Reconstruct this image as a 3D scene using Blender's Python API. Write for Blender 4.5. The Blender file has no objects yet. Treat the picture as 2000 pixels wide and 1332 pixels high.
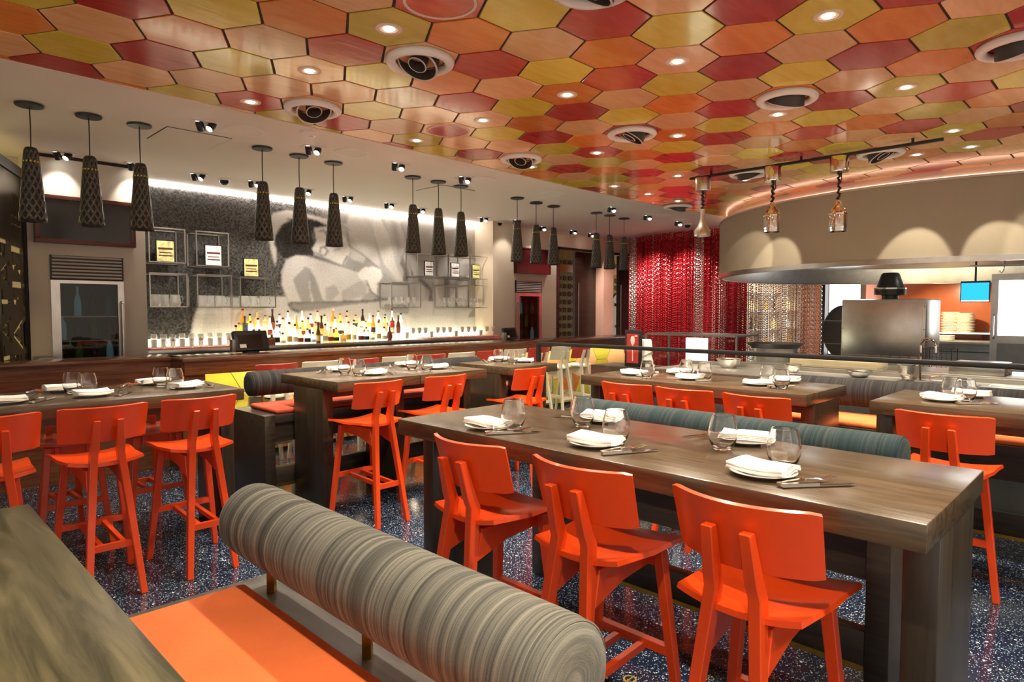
import bpy, bmesh, math, random
import numpy as np
from mathutils import Vector, Matrix

random.seed(7)
rng = np.random.default_rng(7)
S = bpy.context.scene
COL = S.collection
PI = math.pi

# ------------------------------------------------------------------ camera
CAM = Vector((0, 0, 1.6)); YAW = math.radians(45.4); PIT = math.radians(2.75); FPX = 1260.0
cd = bpy.data.cameras.new('camera'); cam = bpy.data.objects.new('camera', cd); COL.objects.link(cam)
cam.location = CAM; cam.rotation_euler = (PI/2 - PIT, 0, -YAW)
cd.sensor_width = 36; cd.lens = FPX/2000*36; cd.clip_start = .05; cd.clip_end = 100
S.camera = cam

# ------------------------------------------------------------------ world, exposure
W = bpy.data.worlds.new('world'); S.world = W; W.use_nodes = True
W.node_tree.nodes['Background'].inputs[0].default_value = (1.0, .86, .72, 1)
W.node_tree.nodes['Background'].inputs[1].default_value = .47
S.view_settings.view_transform = 'Standard'; S.view_settings.look = 'None'
S.view_settings.gamma = 1; S.view_settings.use_curve_mapping = False
S.view_settings.exposure = 1.2
LAMP_HEX, LAMP_TWIN, LAMP_WALL, LED_E, SHELF_E = 82, 58, 26, 10, 1.8

# ------------------------------------------------------------------ pixel -> point helpers (photo taken as 2000x1332)
_f = Vector((math.sin(YAW)*math.cos(PIT), math.cos(YAW)*math.cos(PIT), -math.sin(PIT)))
_r = _f.cross(Vector((0, 0, 1))).normalized(); _u = _r.cross(_f)
def ray(x, y): return _r*((x-1000)/FPX) - _u*((y-666)/FPX) + _f
def PZ(x, y, z): d = ray(x, y); return CAM + d*((z-1.6)/d.z)
def PX(x, y, X): d = ray(x, y); return CAM + d*(X/d.x)
def PY(x, y, Y): d = ray(x, y); return CAM + d*(Y/d.y)

# ------------------------------------------------------------------ materials
def new_mat(name):
    m = bpy.data.materials.new(name); m.use_nodes = True
    return m, m.node_tree.nodes, m.node_tree.links, m.node_tree.nodes['Principled BSDF']
def plain(name, c, rough=.5, metal=0, coat=0, em=None, es=0, var=0, vscale=6, bump=0, bscale=60, spec=.5):
    m, n, l, b = new_mat(name)
    b.inputs['Base Color'].default_value = (*c, 1); b.inputs['Roughness'].default_value = rough
    b.inputs['Metallic'].default_value = metal; b.inputs['Coat Weight'].default_value = coat
    b.inputs['Coat Roughness'].default_value = .12
    b.inputs['Specular IOR Level'].default_value = spec
    if em: b.inputs['Emission Color'].default_value = (*em, 1); b.inputs['Emission Strength'].default_value = es
    if var or bump:
        tc = n.new('ShaderNodeTexCoord')
    if var:
        t = n.new('ShaderNodeTexNoise'); t.inputs['Scale'].default_value = vscale; t.inputs['Detail'].default_value = 4
        l.new(tc.outputs['Object'], t.inputs['Vector'])
        r = n.new('ShaderNodeValToRGB'); l.new(t.outputs['Fac'], r.inputs['Fac'])
        r.color_ramp.elements[0].position = .3; r.color_ramp.elements[1].position = .7
        r.color_ramp.elements[0].color = (*[max(0, k*(1-var)) for k in c], 1)
        r.color_ramp.elements[1].color = (*[min(1, k*(1+var)) for k in c], 1)
        l.new(r.outputs['Color'], b.inputs['Base Color'])
    if bump:
        t2 = n.new('ShaderNodeTexNoise'); t2.inputs['Scale'].default_value = bscale; t2.inputs['Detail'].default_value = 3
        l.new(tc.outputs['Object'], t2.inputs['Vector'])
        bp = n.new('ShaderNodeBump'); bp.inputs['Strength'].default_value = bump; bp.inputs['Distance'].default_value = .004
        l.new(t2.outputs['Fac'], bp.inputs['Height']); l.new(bp.outputs['Normal'], b.inputs['Normal'])
    return m
def glassm(name, c=(1, 1, 1), rough=0, ior=1.45):
    m, n, l, b = new_mat(name)
    b.inputs['Base Color'].default_value = (*c, 1); b.inputs['Roughness'].default_value = rough
    b.inputs['Transmission Weight'].default_value = 1; b.inputs['IOR'].default_value = ior
    return m
def pane_mat(name, tint=(.96, .98, .97), refl=.1):
    # thin flat pane: mostly clear, with Fresnel-weighted mirror reflection
    m = bpy.data.materials.new(name); m.use_nodes = True; n, l = m.node_tree.nodes, m.node_tree.links; n.clear()
    o = n.new('ShaderNodeOutputMaterial'); t = n.new('ShaderNodeBsdfTransparent'); t.inputs[0].default_value = (*tint, 1)
    g = n.new('ShaderNodeBsdfGlossy'); g.inputs['Roughness'].default_value = .01
    lw = n.new('ShaderNodeLayerWeight'); lw.inputs[0].default_value = .5; pw = n.new('ShaderNodeMath'); pw.operation = 'POWER'; pw.inputs[1].default_value = 5; l.new(lw.outputs['Facing'], pw.inputs[0])
    fr = n.new('ShaderNodeMath'); fr.operation = 'MULTIPLY_ADD'; fr.inputs[1].default_value = .5; fr.inputs[2].default_value = .025; l.new(pw.outputs[0], fr.inputs[0])
    mx = n.new('ShaderNodeMixShader'); l.new(fr.outputs[0], mx.inputs[0]); l.new(t.outputs[0], mx.inputs[1]); l.new(g.outputs[0], mx.inputs[2])
    l.new(mx.outputs[0], o.inputs[0]); return m
def wood_mat(name, c0, c1, rough=.35, stretch=(1.2, 14, 14), scale=2.2, bump=.15, coat=.15):
    m, n, l, b = new_mat(name)
    tc = n.new('ShaderNodeTexCoord'); mp = n.new('ShaderNodeMapping'); mp.inputs['Scale'].default_value = stretch
    l.new(tc.outputs['Object'], mp.inputs['Vector'])
    t = n.new('ShaderNodeTexNoise'); t.inputs['Scale'].default_value = scale; t.inputs['Detail'].default_value = 8; t.inputs['Roughness'].default_value = .65
    t.inputs['Distortion'].default_value = .6
    l.new(mp.outputs['Vector'], t.inputs['Vector'])
    r = n.new('ShaderNodeValToRGB'); l.new(t.outputs['Fac'], r.inputs['Fac'])
    r.color_ramp.elements[0].position = .35; r.color_ramp.elements[1].position = .68
    r.color_ramp.elements[0].color = (*c0, 1); r.color_ramp.elements[1].color = (*c1, 1)
    l.new(r.outputs['Color'], b.inputs['Base Color'])
    b.inputs['Roughness'].default_value = rough; b.inputs['Coat Weight'].default_value = coat; b.inputs['Coat Roughness'].default_value = .2
    mr = n.new('ShaderNodeMapRange'); mr.inputs[3].default_value = rough*.8; mr.inputs[4].default_value = rough*1.35
    l.new(t.outputs['Fac'], mr.inputs[0]); l.new(mr.outputs[0], b.inputs['Roughness'])
    bp = n.new('ShaderNodeBump'); bp.inputs['Strength'].default_value = bump; bp.inputs['Distance'].default_value = .003
    l.new(t.outputs['Fac'], bp.inputs['Height']); l.new(bp.outputs['Normal'], b.inputs['Normal'])
    return m
def stripe_mat(name, ca, cb, cc, freq=64):
    m, n, l, b = new_mat(name)
    tc = n.new('ShaderNodeTexCoord'); mp = n.new('ShaderNodeMapping'); mp.inputs['Scale'].default_value = (1, .006, .006)
    l.new(tc.outputs['Object'], mp.inputs['Vector'])
    t = n.new('ShaderNodeTexNoise'); t.inputs['Scale'].default_value = freq; t.inputs['Detail'].default_value = 7; t.inputs['Roughness'].default_value = .82
    l.new(mp.outputs['Vector'], t.inputs['Vector'])
    r = n.new('ShaderNodeValToRGB'); l.new(t.outputs['Fac'], r.inputs['Fac'])
    e = r.color_ramp.elements; e[0].position = .38; e[0].color = (*ca, 1); e[1].position = .62; e[1].color = (*cc, 1)
    x = e.new(.5); x.color = (*cb, 1)
    l.new(r.outputs['Color'], b.inputs['Base Color'])
    b.inputs['Roughness'].default_value = .85; b.inputs['Sheen Weight'].default_value = .03; b.inputs['Specular IOR Level'].default_value = .25
    wv = n.new('ShaderNodeTexNoise'); wv.inputs['Scale'].default_value = 420; l.new(tc.outputs['Object'], wv.inputs['Vector'])
    ad = n.new('ShaderNodeMath'); ad.operation = 'ADD'; l.new(wv.outputs['Fac'], ad.inputs[0]); l.new(t.outputs['Fac'], ad.inputs[1])
    bp = n.new('ShaderNodeBump'); bp.inputs['Strength'].default_value = .35; bp.inputs['Distance'].default_value = .002
    l.new(ad.outputs[0], bp.inputs['Height']); l.new(bp.outputs['Normal'], b.inputs['Normal'])
    return m
def terrazzo_mat():
    m, n, l, b = new_mat('terrazzo')
    tc = n.new('ShaderNodeTexCoord')
    def speck(scale, lo, hi):
        v = n.new('ShaderNodeTexVoronoi'); v.inputs['Scale'].default_value = scale; l.new(tc.outputs['Object'], v.inputs['Vector'])
        w = n.new('ShaderNodeTexWhiteNoise'); l.new(v.outputs['Color'], w.inputs['Vector'])
        g = n.new('ShaderNodeMath'); g.operation = 'GREATER_THAN'; g.inputs[1].default_value = lo; l.new(w.outputs['Value'], g.inputs[0])
        d = n.new('ShaderNodeMath'); d.operation = 'LESS_THAN'; d.inputs[1].default_value = hi; l.new(v.outputs['Distance'], d.inputs[0])
        k = n.new('ShaderNodeMath'); k.operation = 'MULTIPLY'; l.new(g.outputs[0], k.inputs[0]); l.new(d.outputs[0], k.inputs[1])
        return k, v
    k1, v1 = speck(160, .7, .4); k2, v2 = speck(75, .84, .3); k3, v3 = speck(34, .93, .22)
    base = n.new('ShaderNodeTexNoise'); base.inputs['Scale'].default_value = 1.3; l.new(tc.outputs['Object'], base.inputs['Vector'])
    rb = n.new('ShaderNodeValToRGB'); l.new(base.outputs['Fac'], rb.inputs['Fac'])
    rb.color_ramp.elements[0].color = (.006, .009, .02, 1); rb.color_ramp.elements[1].color = (.014, .022, .05, 1)
    rc = n.new('ShaderNodeValToRGB'); sx = n.new('ShaderNodeSeparateColor'); l.new(v1.outputs['Color'], sx.inputs[0]); l.new(sx.outputs[1], rc.inputs['Fac'])
    e = rc.color_ramp.elements; e[0].color = (.10, .2, .3, 1); e[1].color = (.75, .78, .8, 1); x = e.new(.5); x.color = (.25, .38, .46, 1)
    cur = rb.outputs['Color']
    for k, colr in ((k1, rc.outputs['Color']), (k2, rc.outputs['Color']), (k3, None)):
        mx = n.new('ShaderNodeMix'); mx.data_type = 'RGBA'
        l.new(k.outputs[0], mx.inputs['Factor']); l.new(cur, mx.inputs['A'])
        if colr is not None: l.new(colr, mx.inputs['B'])
        else: mx.inputs['B'].default_value = (.8, .8, .75, 1)
        cur = mx.outputs['Result']
    l.new(cur, b.inputs['Base Color']); b.inputs['Roughness'].default_value = .12; b.inputs['Specular IOR Level'].default_value = .6
    return m
def tile_mat(name, c, c2):
    m, n, l, b = new_mat(name)
    tc = n.new('ShaderNodeTexCoord'); oi = n.new('ShaderNodeObjectInfo')
    ad = n.new('ShaderNodeVectorMath'); ad.operation = 'ADD'; l.new(tc.outputs['Object'], ad.inputs[0])
    mu = n.new('ShaderNodeVectorMath'); mu.operation = 'SCALE'; mu.inputs[0].default_value = (37, 11, 5); l.new(oi.outputs['Random'], mu.inputs['Scale']); l.new(mu.outputs[0], ad.inputs[1])
    mp = n.new('ShaderNodeMapping'); mp.inputs['Scale'].default_value = (1.5, 7, 3); mp.inputs['Rotation'].default_value = (0, 0, .5); l.new(ad.outputs[0], mp.inputs['Vector'])
    t = n.new('ShaderNodeTexNoise'); t.inputs['Scale'].default_value = 2.2; t.inputs['Detail'].default_value = 5; t.inputs['Distortion'].default_value = .8; l.new(mp.outputs['Vector'], t.inputs['Vector'])
    r = n.new('ShaderNodeValToRGB'); l.new(t.outputs['Fac'], r.inputs['Fac'])
    r.color_ramp.elements[0].position = .35; r.color_ramp.elements[1].position = .7
    r.color_ramp.elements[0].color = (*c, 1); r.color_ramp.elements[1].color = (*c2, 1)
    hs = n.new('ShaderNodeHueSaturation'); l.new(r.outputs['Color'], hs.inputs['Color'])
    mr = n.new('ShaderNodeMapRange'); mr.inputs[3].default_value = .82; mr.inputs[4].default_value = 1.18; l.new(oi.outputs['Random'], mr.inputs[0]); l.new(mr.outputs[0], hs.inputs['Value'])
    l.new(hs.outputs['Color'], b.inputs['Base Color'])
    b.inputs['Roughness'].default_value = .2; b.inputs['Coat Weight'].default_value = .4; b.inputs['Coat Roughness'].default_value = .08
    bp = n.new('ShaderNodeBump'); bp.inputs['Strength'].default_value = .12; bp.inputs['Distance'].default_value = .01
    l.new(t.outputs['Fac'], bp.inputs['Height']); l.new(bp.outputs['Normal'], b.inputs['Normal'])
    return m
def emis(name, c, s):
    m = bpy.data.materials.new(name); m.use_nodes = True; n, l = m.node_tree.nodes, m.node_tree.links; n.clear()
    o = n.new('ShaderNodeOutputMaterial'); e = n.new('ShaderNodeEmission'); e.inputs[0].default_value = (*c, 1); e.inputs[1].default_value = s
    l.new(e.outputs[0], o.inputs[0]); return m
def attr_mat(name, attr, rough=.35, dots=55, dots_amt=.75):
    m, n, l, b = new_mat(name)
    a = n.new('ShaderNodeAttribute'); a.attribute_name = attr
    tc = n.new('ShaderNodeTexCoord'); mp = n.new('ShaderNodeMapping'); mp.inputs['Scale'].default_value = (1, .01, 1); l.new(tc.outputs['Object'], mp.inputs['Vector'])
    v = n.new('ShaderNodeTexVoronoi'); v.inputs['Scale'].default_value = dots; v.inputs['Randomness'].default_value = .25; l.new(mp.outputs['Vector'], v.inputs['Vector'])
    sp = n.new('ShaderNodeSeparateColor'); l.new(v.outputs['Color'], sp.inputs[0])
    # darker pieces vary strongly in tone, light ones little
    mr = n.new('ShaderNodeMapRange'); mr.inputs[3].default_value = 1-dots_amt; mr.inputs[4].default_value = 1+dots_amt*1.3; l.new(sp.outputs[0], mr.inputs[0])
    g = n.new('ShaderNodeMapRange'); g.inputs[1].default_value = .1; g.inputs[2].default_value = .22; g.inputs[3].default_value = 1; g.inputs[4].default_value = .05
    sa = n.new('ShaderNodeSeparateColor'); l.new(a.outputs['Color'], sa.inputs[0]); l.new(sa.outputs[0], g.inputs[0])
    mx = n.new('ShaderNodeMix'); mx.data_type = 'FLOAT'; mx.inputs['A'].default_value = 1; l.new(g.outputs[0], mx.inputs['Factor']); l.new(mr.outputs[0], mx.inputs['B'])
    ed = n.new('ShaderNodeMapRange'); ed.inputs[1].default_value = .45; ed.inputs[2].default_value = .62; ed.inputs[3].default_value = 1; ed.inputs[4].default_value = .72
    l.new(v.outputs['Distance'], ed.inputs[0])
    k = n.new('ShaderNodeMath'); k.operation = 'MULTIPLY'; l.new(mx.outputs['Result'], k.inputs[0]); l.new(ed.outputs[0], k.inputs[1])
    sc = n.new('ShaderNodeVectorMath'); sc.operation = 'SCALE'; l.new(a.outputs['Color'], sc.inputs[0]); l.new(k.outputs[0], sc.inputs['Scale'])
    l.new(sc.outputs[0], b.inputs['Base Color']); b.inputs['Roughness'].default_value = rough
    return m

M = {}
M['floor'] = terrazzo_mat()
M['red'] = plain('orange_red_lacquer', (.72, .062, .006), .32, coat=.35, var=.06, vscale=9)
M['seat'] = plain('dark_red_lacquer', (.33, .018, .008), .26, coat=.4, var=.12, vscale=9)
M['cream_paint'] = plain('cream_lacquer', (.72, .66, .52), .35, coat=.3, var=.04)
M['stool_red'] = plain('brick_red_lacquer', (.48, .05, .03), .35, coat=.3, var=.05)
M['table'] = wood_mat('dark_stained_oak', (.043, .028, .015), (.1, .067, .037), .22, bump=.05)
M['table_leg'] = wood_mat('dark_stained_oak_shaded', (.020, .014, .0085), (.04, .028, .017), .28, stretch=(16, 16, 1.0), bump=.04)  # same dark oak as the top, painted darker for shade below overhead light
M['table_near'] = wood_mat('olive_stained_oak', (.04, .04, .018), (.2, .18, .1), .32, stretch=(.7, 8, 8), scale=2.6, bump=.5)
M['bench_wood'] = wood_mat('black_brown_wood', (.02, .014, .010), (.045, .032, .022), .36)
M['bench_grey'] = wood_mat('greyed_black_wood', (.06, .056, .052), (.13, .12, .11), .4)
M['bar_wood'] = wood_mat('mahogany', (.075, .022, .008), (.17, .06, .02), .22, coat=.4)
M['velvet_orange'] = plain('orange_suede', (.86, .19, .05), .9, var=.1, vscale=5, bump=.3, bscale=90)
M['velvet_red'] = plain('rust_suede', (.46, .065, .03), .9, var=.15, vscale=5, bump=.3, bscale=90)
M['bolster_grey'] = stripe_mat('grey_striped_fabric', (.045, .046, .042), (.13, .132, .118), (.28, .272, .225))
M['bolster_teal'] = stripe_mat('teal_striped_fabric', (.007, .016, .019), (.012, .031, .037), (.045, .048, .044))
M['bolster_dark'] = stripe_mat('charcoal_striped_fabric', (.009, .009, .011), (.019, .019, .021), (.046, .043, .04))
M['brass'] = plain('brass', (.55, .36, .07), .35, metal=1, var=.15, vscale=30)
M['steel'] = plain('brushed_steel', (.62, .6, .56), .3, metal=1, var=.08, vscale=8)
M['steel_dark'] = plain('dull_steel', (.33, .33, .33), .4, metal=1, var=.08)
M['chrome'] = plain('chrome', (.82, .8, .76), .08, metal=1)
M['satin'] = plain('satin_aluminium', (.72, .7, .66), .3, metal=1)
M['black'] = plain('black_metal', (.012, .012, .013), .4, var=.1)
M['blackgloss'] = plain('black_gloss', (.01, .01, .012), .12)
M['ceil'] = plain('ceiling_paint', (.8, .76, .69), .85, var=.015, vscale=1)
M['wall_cream'] = plain('cream_wall_paint', (.68, .58, .45), .8, var=.03, vscale=2)
M['wall_greige'] = plain('greige_wall', (.60, .55, .47), .7, var=.03, vscale=2)
M['pink_post'] = plain('salmon_column_paint', (.72, .42, .32), .7, var=.03)
M['white'] = plain('white_enamel', (.8, .78, .74), .4)
M['hood'] = plain('hood_plaster', (.41, .35, .265), .7, var=.05, vscale=1.5, bump=.05)
M['cove'] = plain('cove_trim', (.75, .62, .52), .6)
M['porcelain'] = plain('porcelain', (.86, .83, .78), .18, coat=.4)
M['linen'] = plain('white_linen', (.9, .88, .84), .9, bump=.25, bscale=220)
M['glass'] = glassm('clear_glass', ior=1.5)
M['glass_bar'] = plain('bar_glassware', (.95, .95, .92), .08, coat=.5); M['glass_bar'].node_tree.nodes['Principled BSDF'].inputs['Transmission Weight'].default_value = .72
M['pane'] = pane_mat('clear_pane')
M['pane_dark'] = pane_mat('smoked_pane', (.6, .6, .56))
M['tileR'] = tile_mat('red_glaze', (.48, .026, .018), (.58, .055, .042))
M['tileO'] = tile_mat('orange_glaze', (.70, .19, .018), (.78, .27, .045))
M['tileY'] = tile_mat('mustard_glaze', (.64, .48, .03), (.74, .575, .07))
M['tileP'] = tile_mat('apricot_glaze', (.78, .41, .17), (.85, .5, .24))
M['joint'] = plain('dark_joint', (.03, .018, .012), .8)
M['bulb'] = emis('lamp_glow', (1, .86, .62), 14)
M['bulb_cool'] = emis('spot_glow', (1, .93, .82), 14)
M['led'] = emis('led_glow', (1, .88, .78), LED_E)
M['shelf_glow'] = emis('lit_shelf_glow', (1, .9, .62), SHELF_E)
M['panel_glow'] = emis('lit_white_panel', (1, 1, .97), 1.9)
M['case_glow'] = emis('lit_case_panel', (1, 1, .72), 1.5)
M['screen_blue'] = emis('blue_screen', (.02, .32, .85), 1.0)
M['print_y'] = plain('lit_card_print', (.85, .68, .25), .5, em=(1, .8, .35), es=.1, var=.6, vscale=18)
M['print_w'] = plain('lit_card_print_white', (.85, .8, .7), .5, em=(1, .92, .75), es=.12, var=.5, vscale=18)
M['screen_black'] = plain('black_screen', (.02, .017, .013), .18)
M['screen_red'] = plain('dark_red_screen', (.09, .012, .012), .2)
M['mahogany'] = plain('mahogany_frame', (.11, .028, .018), .35, var=.1)
M['redwall'] = plain('glossy_orange_red_wall', (.6, .15, .055), .22, coat=.3, var=.05)
M['goldwall'] = plain('gold_wall', (.46, .32, .06), .45, var=.15)
M['door_dark'] = wood_mat('dark_brown_door', (.022, .012, .009), (.05, .025, .017), .3)
M['chain_red'] = plain('red_chain', (.6, .025, .035), .25, metal=.55)
M['chain_dark'] = plain('dark_red_chain', (.16, .01, .014), .3, metal=.5)
M['chain_silver'] = plain('silver_chain', (.78, .7, .64), .22, metal=.9)
M['backdrop_red'] = plain('red_backdrop', (.33, .02, .03), .6, var=.1)
M['vent_dark'] = plain('dark_vent_metal', (.05, .042, .036), .5)
M['woven'] = None

def woven():
    m, n, l, b = new_mat('woven_black_cane')
    tc = n.new('ShaderNodeTexCoord')
    w1 = n.new('ShaderNodeTexWave'); w1.bands_direction = 'DIAGONAL'; w1.inputs['Scale'].default_value = 34; w1.inputs['Distortion'].default_value = 2.5
    w2 = n.new('ShaderNodeTexWave'); w2.bands_direction = 'Z'; w2.inputs['Scale'].default_value = 44; w2.inputs['Distortion'].default_value = 3; w2.inputs['Detail Scale'].default_value = 3
    l.new(tc.outputs['Object'], w1.inputs['Vector']); l.new(tc.outputs['Object'], w2.inputs['Vector'])
    k = n.new('ShaderNodeMath'); k.operation = 'MULTIPLY'; l.new(w1.outputs['Fac'], k.inputs[0]); l.new(w2.outputs['Fac'], k.inputs[1])
    r = n.new('ShaderNodeValToRGB'); l.new(k.outputs[0], r.inputs['Fac'])
    r.color_ramp.elements[0].position = .25; r.color_ramp.elements[0].color = (.008, .008, .008, 1)
    r.color_ramp.elements[1].position = .8; r.color_ramp.elements[1].color = (.16, .15, .12, 1)
    l.new(r.outputs['Color'], b.inputs['Base Color']); b.inputs['Roughness'].default_value = .35
    bp = n.new('ShaderNodeBump'); bp.inputs['Strength'].default_value = .9; bp.inputs['Distance'].default_value = .01
    l.new(k.outputs[0], bp.inputs['Height']); l.new(bp.outputs['Normal'], b.inputs['Normal'])
    return m
M['woven'] = woven()

# ------------------------------------------------------------------ mesh helpers
class MB:
    def __init__(s): s.v = []; s.f = []
    def add(s, vs, fs, T=None):
        o = len(s.v)
        s.v += [tuple(T @ Vector(p)) if T else tuple(p) for p in vs]
        s.f += [tuple(i+o for i in f) for f in fs]; return s
    def box(s, x0, x1, y0, y1, z0, z1, T=None):
        x0, x1 = sorted((x0, x1)); y0, y1 = sorted((y0, y1)); z0, z1 = sorted((z0, z1))
        return s.add([(x0,y0,z0),(x1,y0,z0),(x1,y1,z0),(x0,y1,z0),(x0,y0,z1),(x1,y0,z1),(x1,y1,z1),(x0,y1,z1)],
              [(0,3,2,1),(4,5,6,7),(0,1,5,4),(1,2,6,5),(2,3,7,6),(3,0,4,7)], T)
    def beam(s, a, b, w, h, side=(1, 0, 0)):
        a = Vector(a); b = Vector(b); d = (b-a).normalized(); x = Vector(side); x = (x - d*x.dot(d)).normalized(); y = d.cross(x)
        vs = [tuple(p + x*(i*w/2) + y*(j*h/2)) for p in (a, b) for i, j in ((-1,-1),(1,-1),(1,1),(-1,1))]
        return s.add(vs, [(0,3,2,1),(4,5,6,7),(0,1,5,4),(1,2,6,5),(2,3,7,6),(3,0,4,7)])
    def prism(s, poly, d0, d1, fn):
        n = len(poly); vs = [fn(p[0], p[1], d0) for p in poly] + [fn(p[0], p[1], d1) for p in poly]
        return s.add(vs, [tuple(range(n))[::-1], tuple(range(n, 2*n))] + [(i, (i+1) % n, n+(i+1) % n, n+i) for i in range(n)])
    def lathe(s, prof, n=20, c=(0, 0, 0), T=None, cap=True):
        vs = []; fs = []
        for r, z in prof:
            for k in range(n):
                a = 2*PI*k/n; vs.append((c[0]+r*math.cos(a), c[1]+r*math.sin(a), c[2]+z))
        for i in range(len(prof)-1):
            for k in range(n):
                k2 = (k+1) % n; fs.append((i*n+k, i*n+k2, (i+1)*n+k2, (i+1)*n+k))
        if cap:
            if prof[0][0] > 1e-4: fs.append(tuple(range(n))[::-1])
            if prof[-1][0] > 1e-4: fs.append(tuple(range((len(prof)-1)*n, len(prof)*n)))
        return s.add(vs, fs, T)
    def tube(s, pts, r, n=8, closed=False):
        pts = [Vector(p) for p in pts]; m = len(pts); vs = []; fs = []
        ref = Vector((0, 0, 1))
        for i, p in enumerate(pts):
            a = pts[(i-1) % m] if closed or i > 0 else p; b = pts[(i+1) % m] if closed or i < m-1 else p
            d = (b-a).normalized()
            if abs(d.dot(ref)) > .97: ref2 = Vector((1, 0, 0))
            else: ref2 = ref
            x = d.cross(ref2).normalized(); y = x.cross(d)
            for k in range(n):
                t = 2*PI*k/n; vs.append(tuple(p + x*(r*math.cos(t)) + y*(r*math.sin(t))))
        for i in range(m if closed else m-1):
            for k in range(n):
                k2 = (k+1) % n; j = (i+1) % m; fs.append((i*n+k, i*n+k2, j*n+k2, j*n+k))
        if not closed: fs += [tuple(range(n))[::-1], tuple(range((m-1)*n, m*n))]
        return s.add(vs, fs)
    def ring(s, r0, r1, z0, z1, n=24, c=(0, 0, 0)):
        return s.lathe([(r0, z0), (r1, z0), (r1, z1), (r0, z1), (r0, z0)], n, c, cap=False)
    def mesh(s, name, mat, smooth=False, bevel=0, seg=2):
        me = bpy.data.meshes.new(name); me.from_pydata(s.v, [], s.f); me.validate()
        bm = bmesh.new(); bm.from_mesh(me)
        if smooth: bmesh.ops.remove_doubles(bm, verts=bm.verts, dist=1e-5)
        bmesh.ops.recalc_face_normals(bm, faces=bm.faces)
        if bevel: bmesh.ops.bevel(bm, geom=[e for e in bm.edges if e.is_manifold and e.calc_face_angle(0) > .5], offset=bevel, segments=seg, affect='EDGES', profile=.5)
        if smooth or bevel:
            for f in bm.faces: f.smooth = True
        bm.to_mesh(me); bm.free()
        if smooth or bevel: me.set_sharp_from_angle(angle=math.radians(38 if smooth else 30))
        if mat: me.materials.append(M[mat] if isinstance(mat, str) else mat)
        return me
    def build(s, name, mat, parent=None, smooth=False, bevel=0, seg=2):
        return link(name, s.mesh(name, mat, smooth, bevel, seg), parent)
def link(name, me, parent=None):
    o = bpy.data.objects.new(name, me); COL.objects.link(o)
    if parent: o.parent = parent
    return o
def box(*a): return MB().box(*a)
def tag(o, label, cat, group=None):
    o['label'] = label; o['category'] = cat
    if group: o['group'] = group
    return o
def thing(name, label, cat, loc=(0, 0, 0), rz=0, group=None):
    o = bpy.data.objects.new(name, None); COL.objects.link(o); o.location = loc; o.rotation_euler = (0, 0, rz)
    o.empty_display_size = .1
    return tag(o, label, cat, group)
def struct(o): o['kind'] = 'structure'; return o
def kids(o): return [c for c in bpy.data.objects if c.parent == o]
_kid = {}
def copy_tree(src, loc, rz, label):
    if src.name not in _kid: _kid[src.name] = [(c, kids(c)) for c in kids(src)]
    r = src.copy(); COL.objects.link(r); r.location = loc; r.rotation_euler = (0, 0, rz); r['label'] = label
    for c, g in _kid[src.name]:
        d = c.copy(); COL.objects.link(d); d.parent = r
        for e in g:
            h = e.copy(); COL.objects.link(h); h.parent = d
    return r
class Proto:
    """first call moves the prototype itself, later calls copy it"""
    def __init__(s, root): s.root = root; s.used = False; _kid[root.name] = [(c, kids(c)) for c in kids(root)]
    def put(s, loc, rz, label, scale=None):
        if not s.used: s.used = True; o = s.root; o.location = loc; o.rotation_euler = (0, 0, rz); o['label'] = label
        else: o = copy_tree(s.root, loc, rz, label)
        if scale: o.scale = scale
        return o
ORD = ['first', 'second', 'third', 'fourth', 'fifth', 'sixth', 'seventh', 'eighth', 'ninth', 'tenth', 'eleventh', 'twelfth', 'thirteenth', 'fourteenth', 'fifteenth',
       'sixteenth', 'seventeenth', 'eighteenth', 'nineteenth', 'twentieth', 'twenty-first', 'twenty-second', 'twenty-third', 'twenty-fourth', 'twenty-fifth', 'twenty-sixth', 'twenty-seventh', 'twenty-eighth', 'twenty-ninth', 'thirtieth', 'thirty-first', 'thirty-second', 'thirty-third', 'thirty-fourth']
def spot(name, loc, to, watt, size=80, blend=.7, col=(1, .86, .66), rad=.04, parent=None):
    ld = bpy.data.lights.new(name, 'SPOT'); ld.energy = watt; ld.spot_size = math.radians(size); ld.spot_blend = blend; ld.color = col; ld.shadow_soft_size = rad
    o = bpy.data.objects.new(name, ld); COL.objects.link(o); o.location = loc
    o.rotation_euler = (Vector(to)-Vector(loc)).to_track_quat('-Z', 'Y').to_euler()
    return o

ZH, ZC = 3.18, 3.25      # tiled ceiling, white ceiling
YW = 9.2                 # mosaic wall
# ================================================================== STRUCTURE
floor = struct(box(-3, 17, -3, 11, -.1, 0).build('floor', 'floor'))
rp = [(2.0,3.3),(2.45,1.9),(2.62,1.75),(2.3,1.55),(2.55,1.3),(2.75,1.12),(2.42,1.0),(2.66,.85),(2.2,2.2),(1.5,2.65),(1.3,2.9),(1.05,3.55),(.9,3.3),(2.35,.8),(2.55,.6),(1.8,2.85),(1.2,3.3)]
for k, (x, y) in enumerate(rp):
    r = .03 if k % 3 == 0 else .014
    b = MB().ring(r*.72, r, 0, .0012, 20, (x, y, 0))
    if k % 3 == 0: b.box(x-r*.8, x+r*.8, y-.003, y+.003, 0, .0012)
    b.build('brass_inlay', 'brass', floor)
wc = struct(box(-3, 17, 4.9, 11, ZC, ZC+.1).build('ceiling', 'ceil'))
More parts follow.
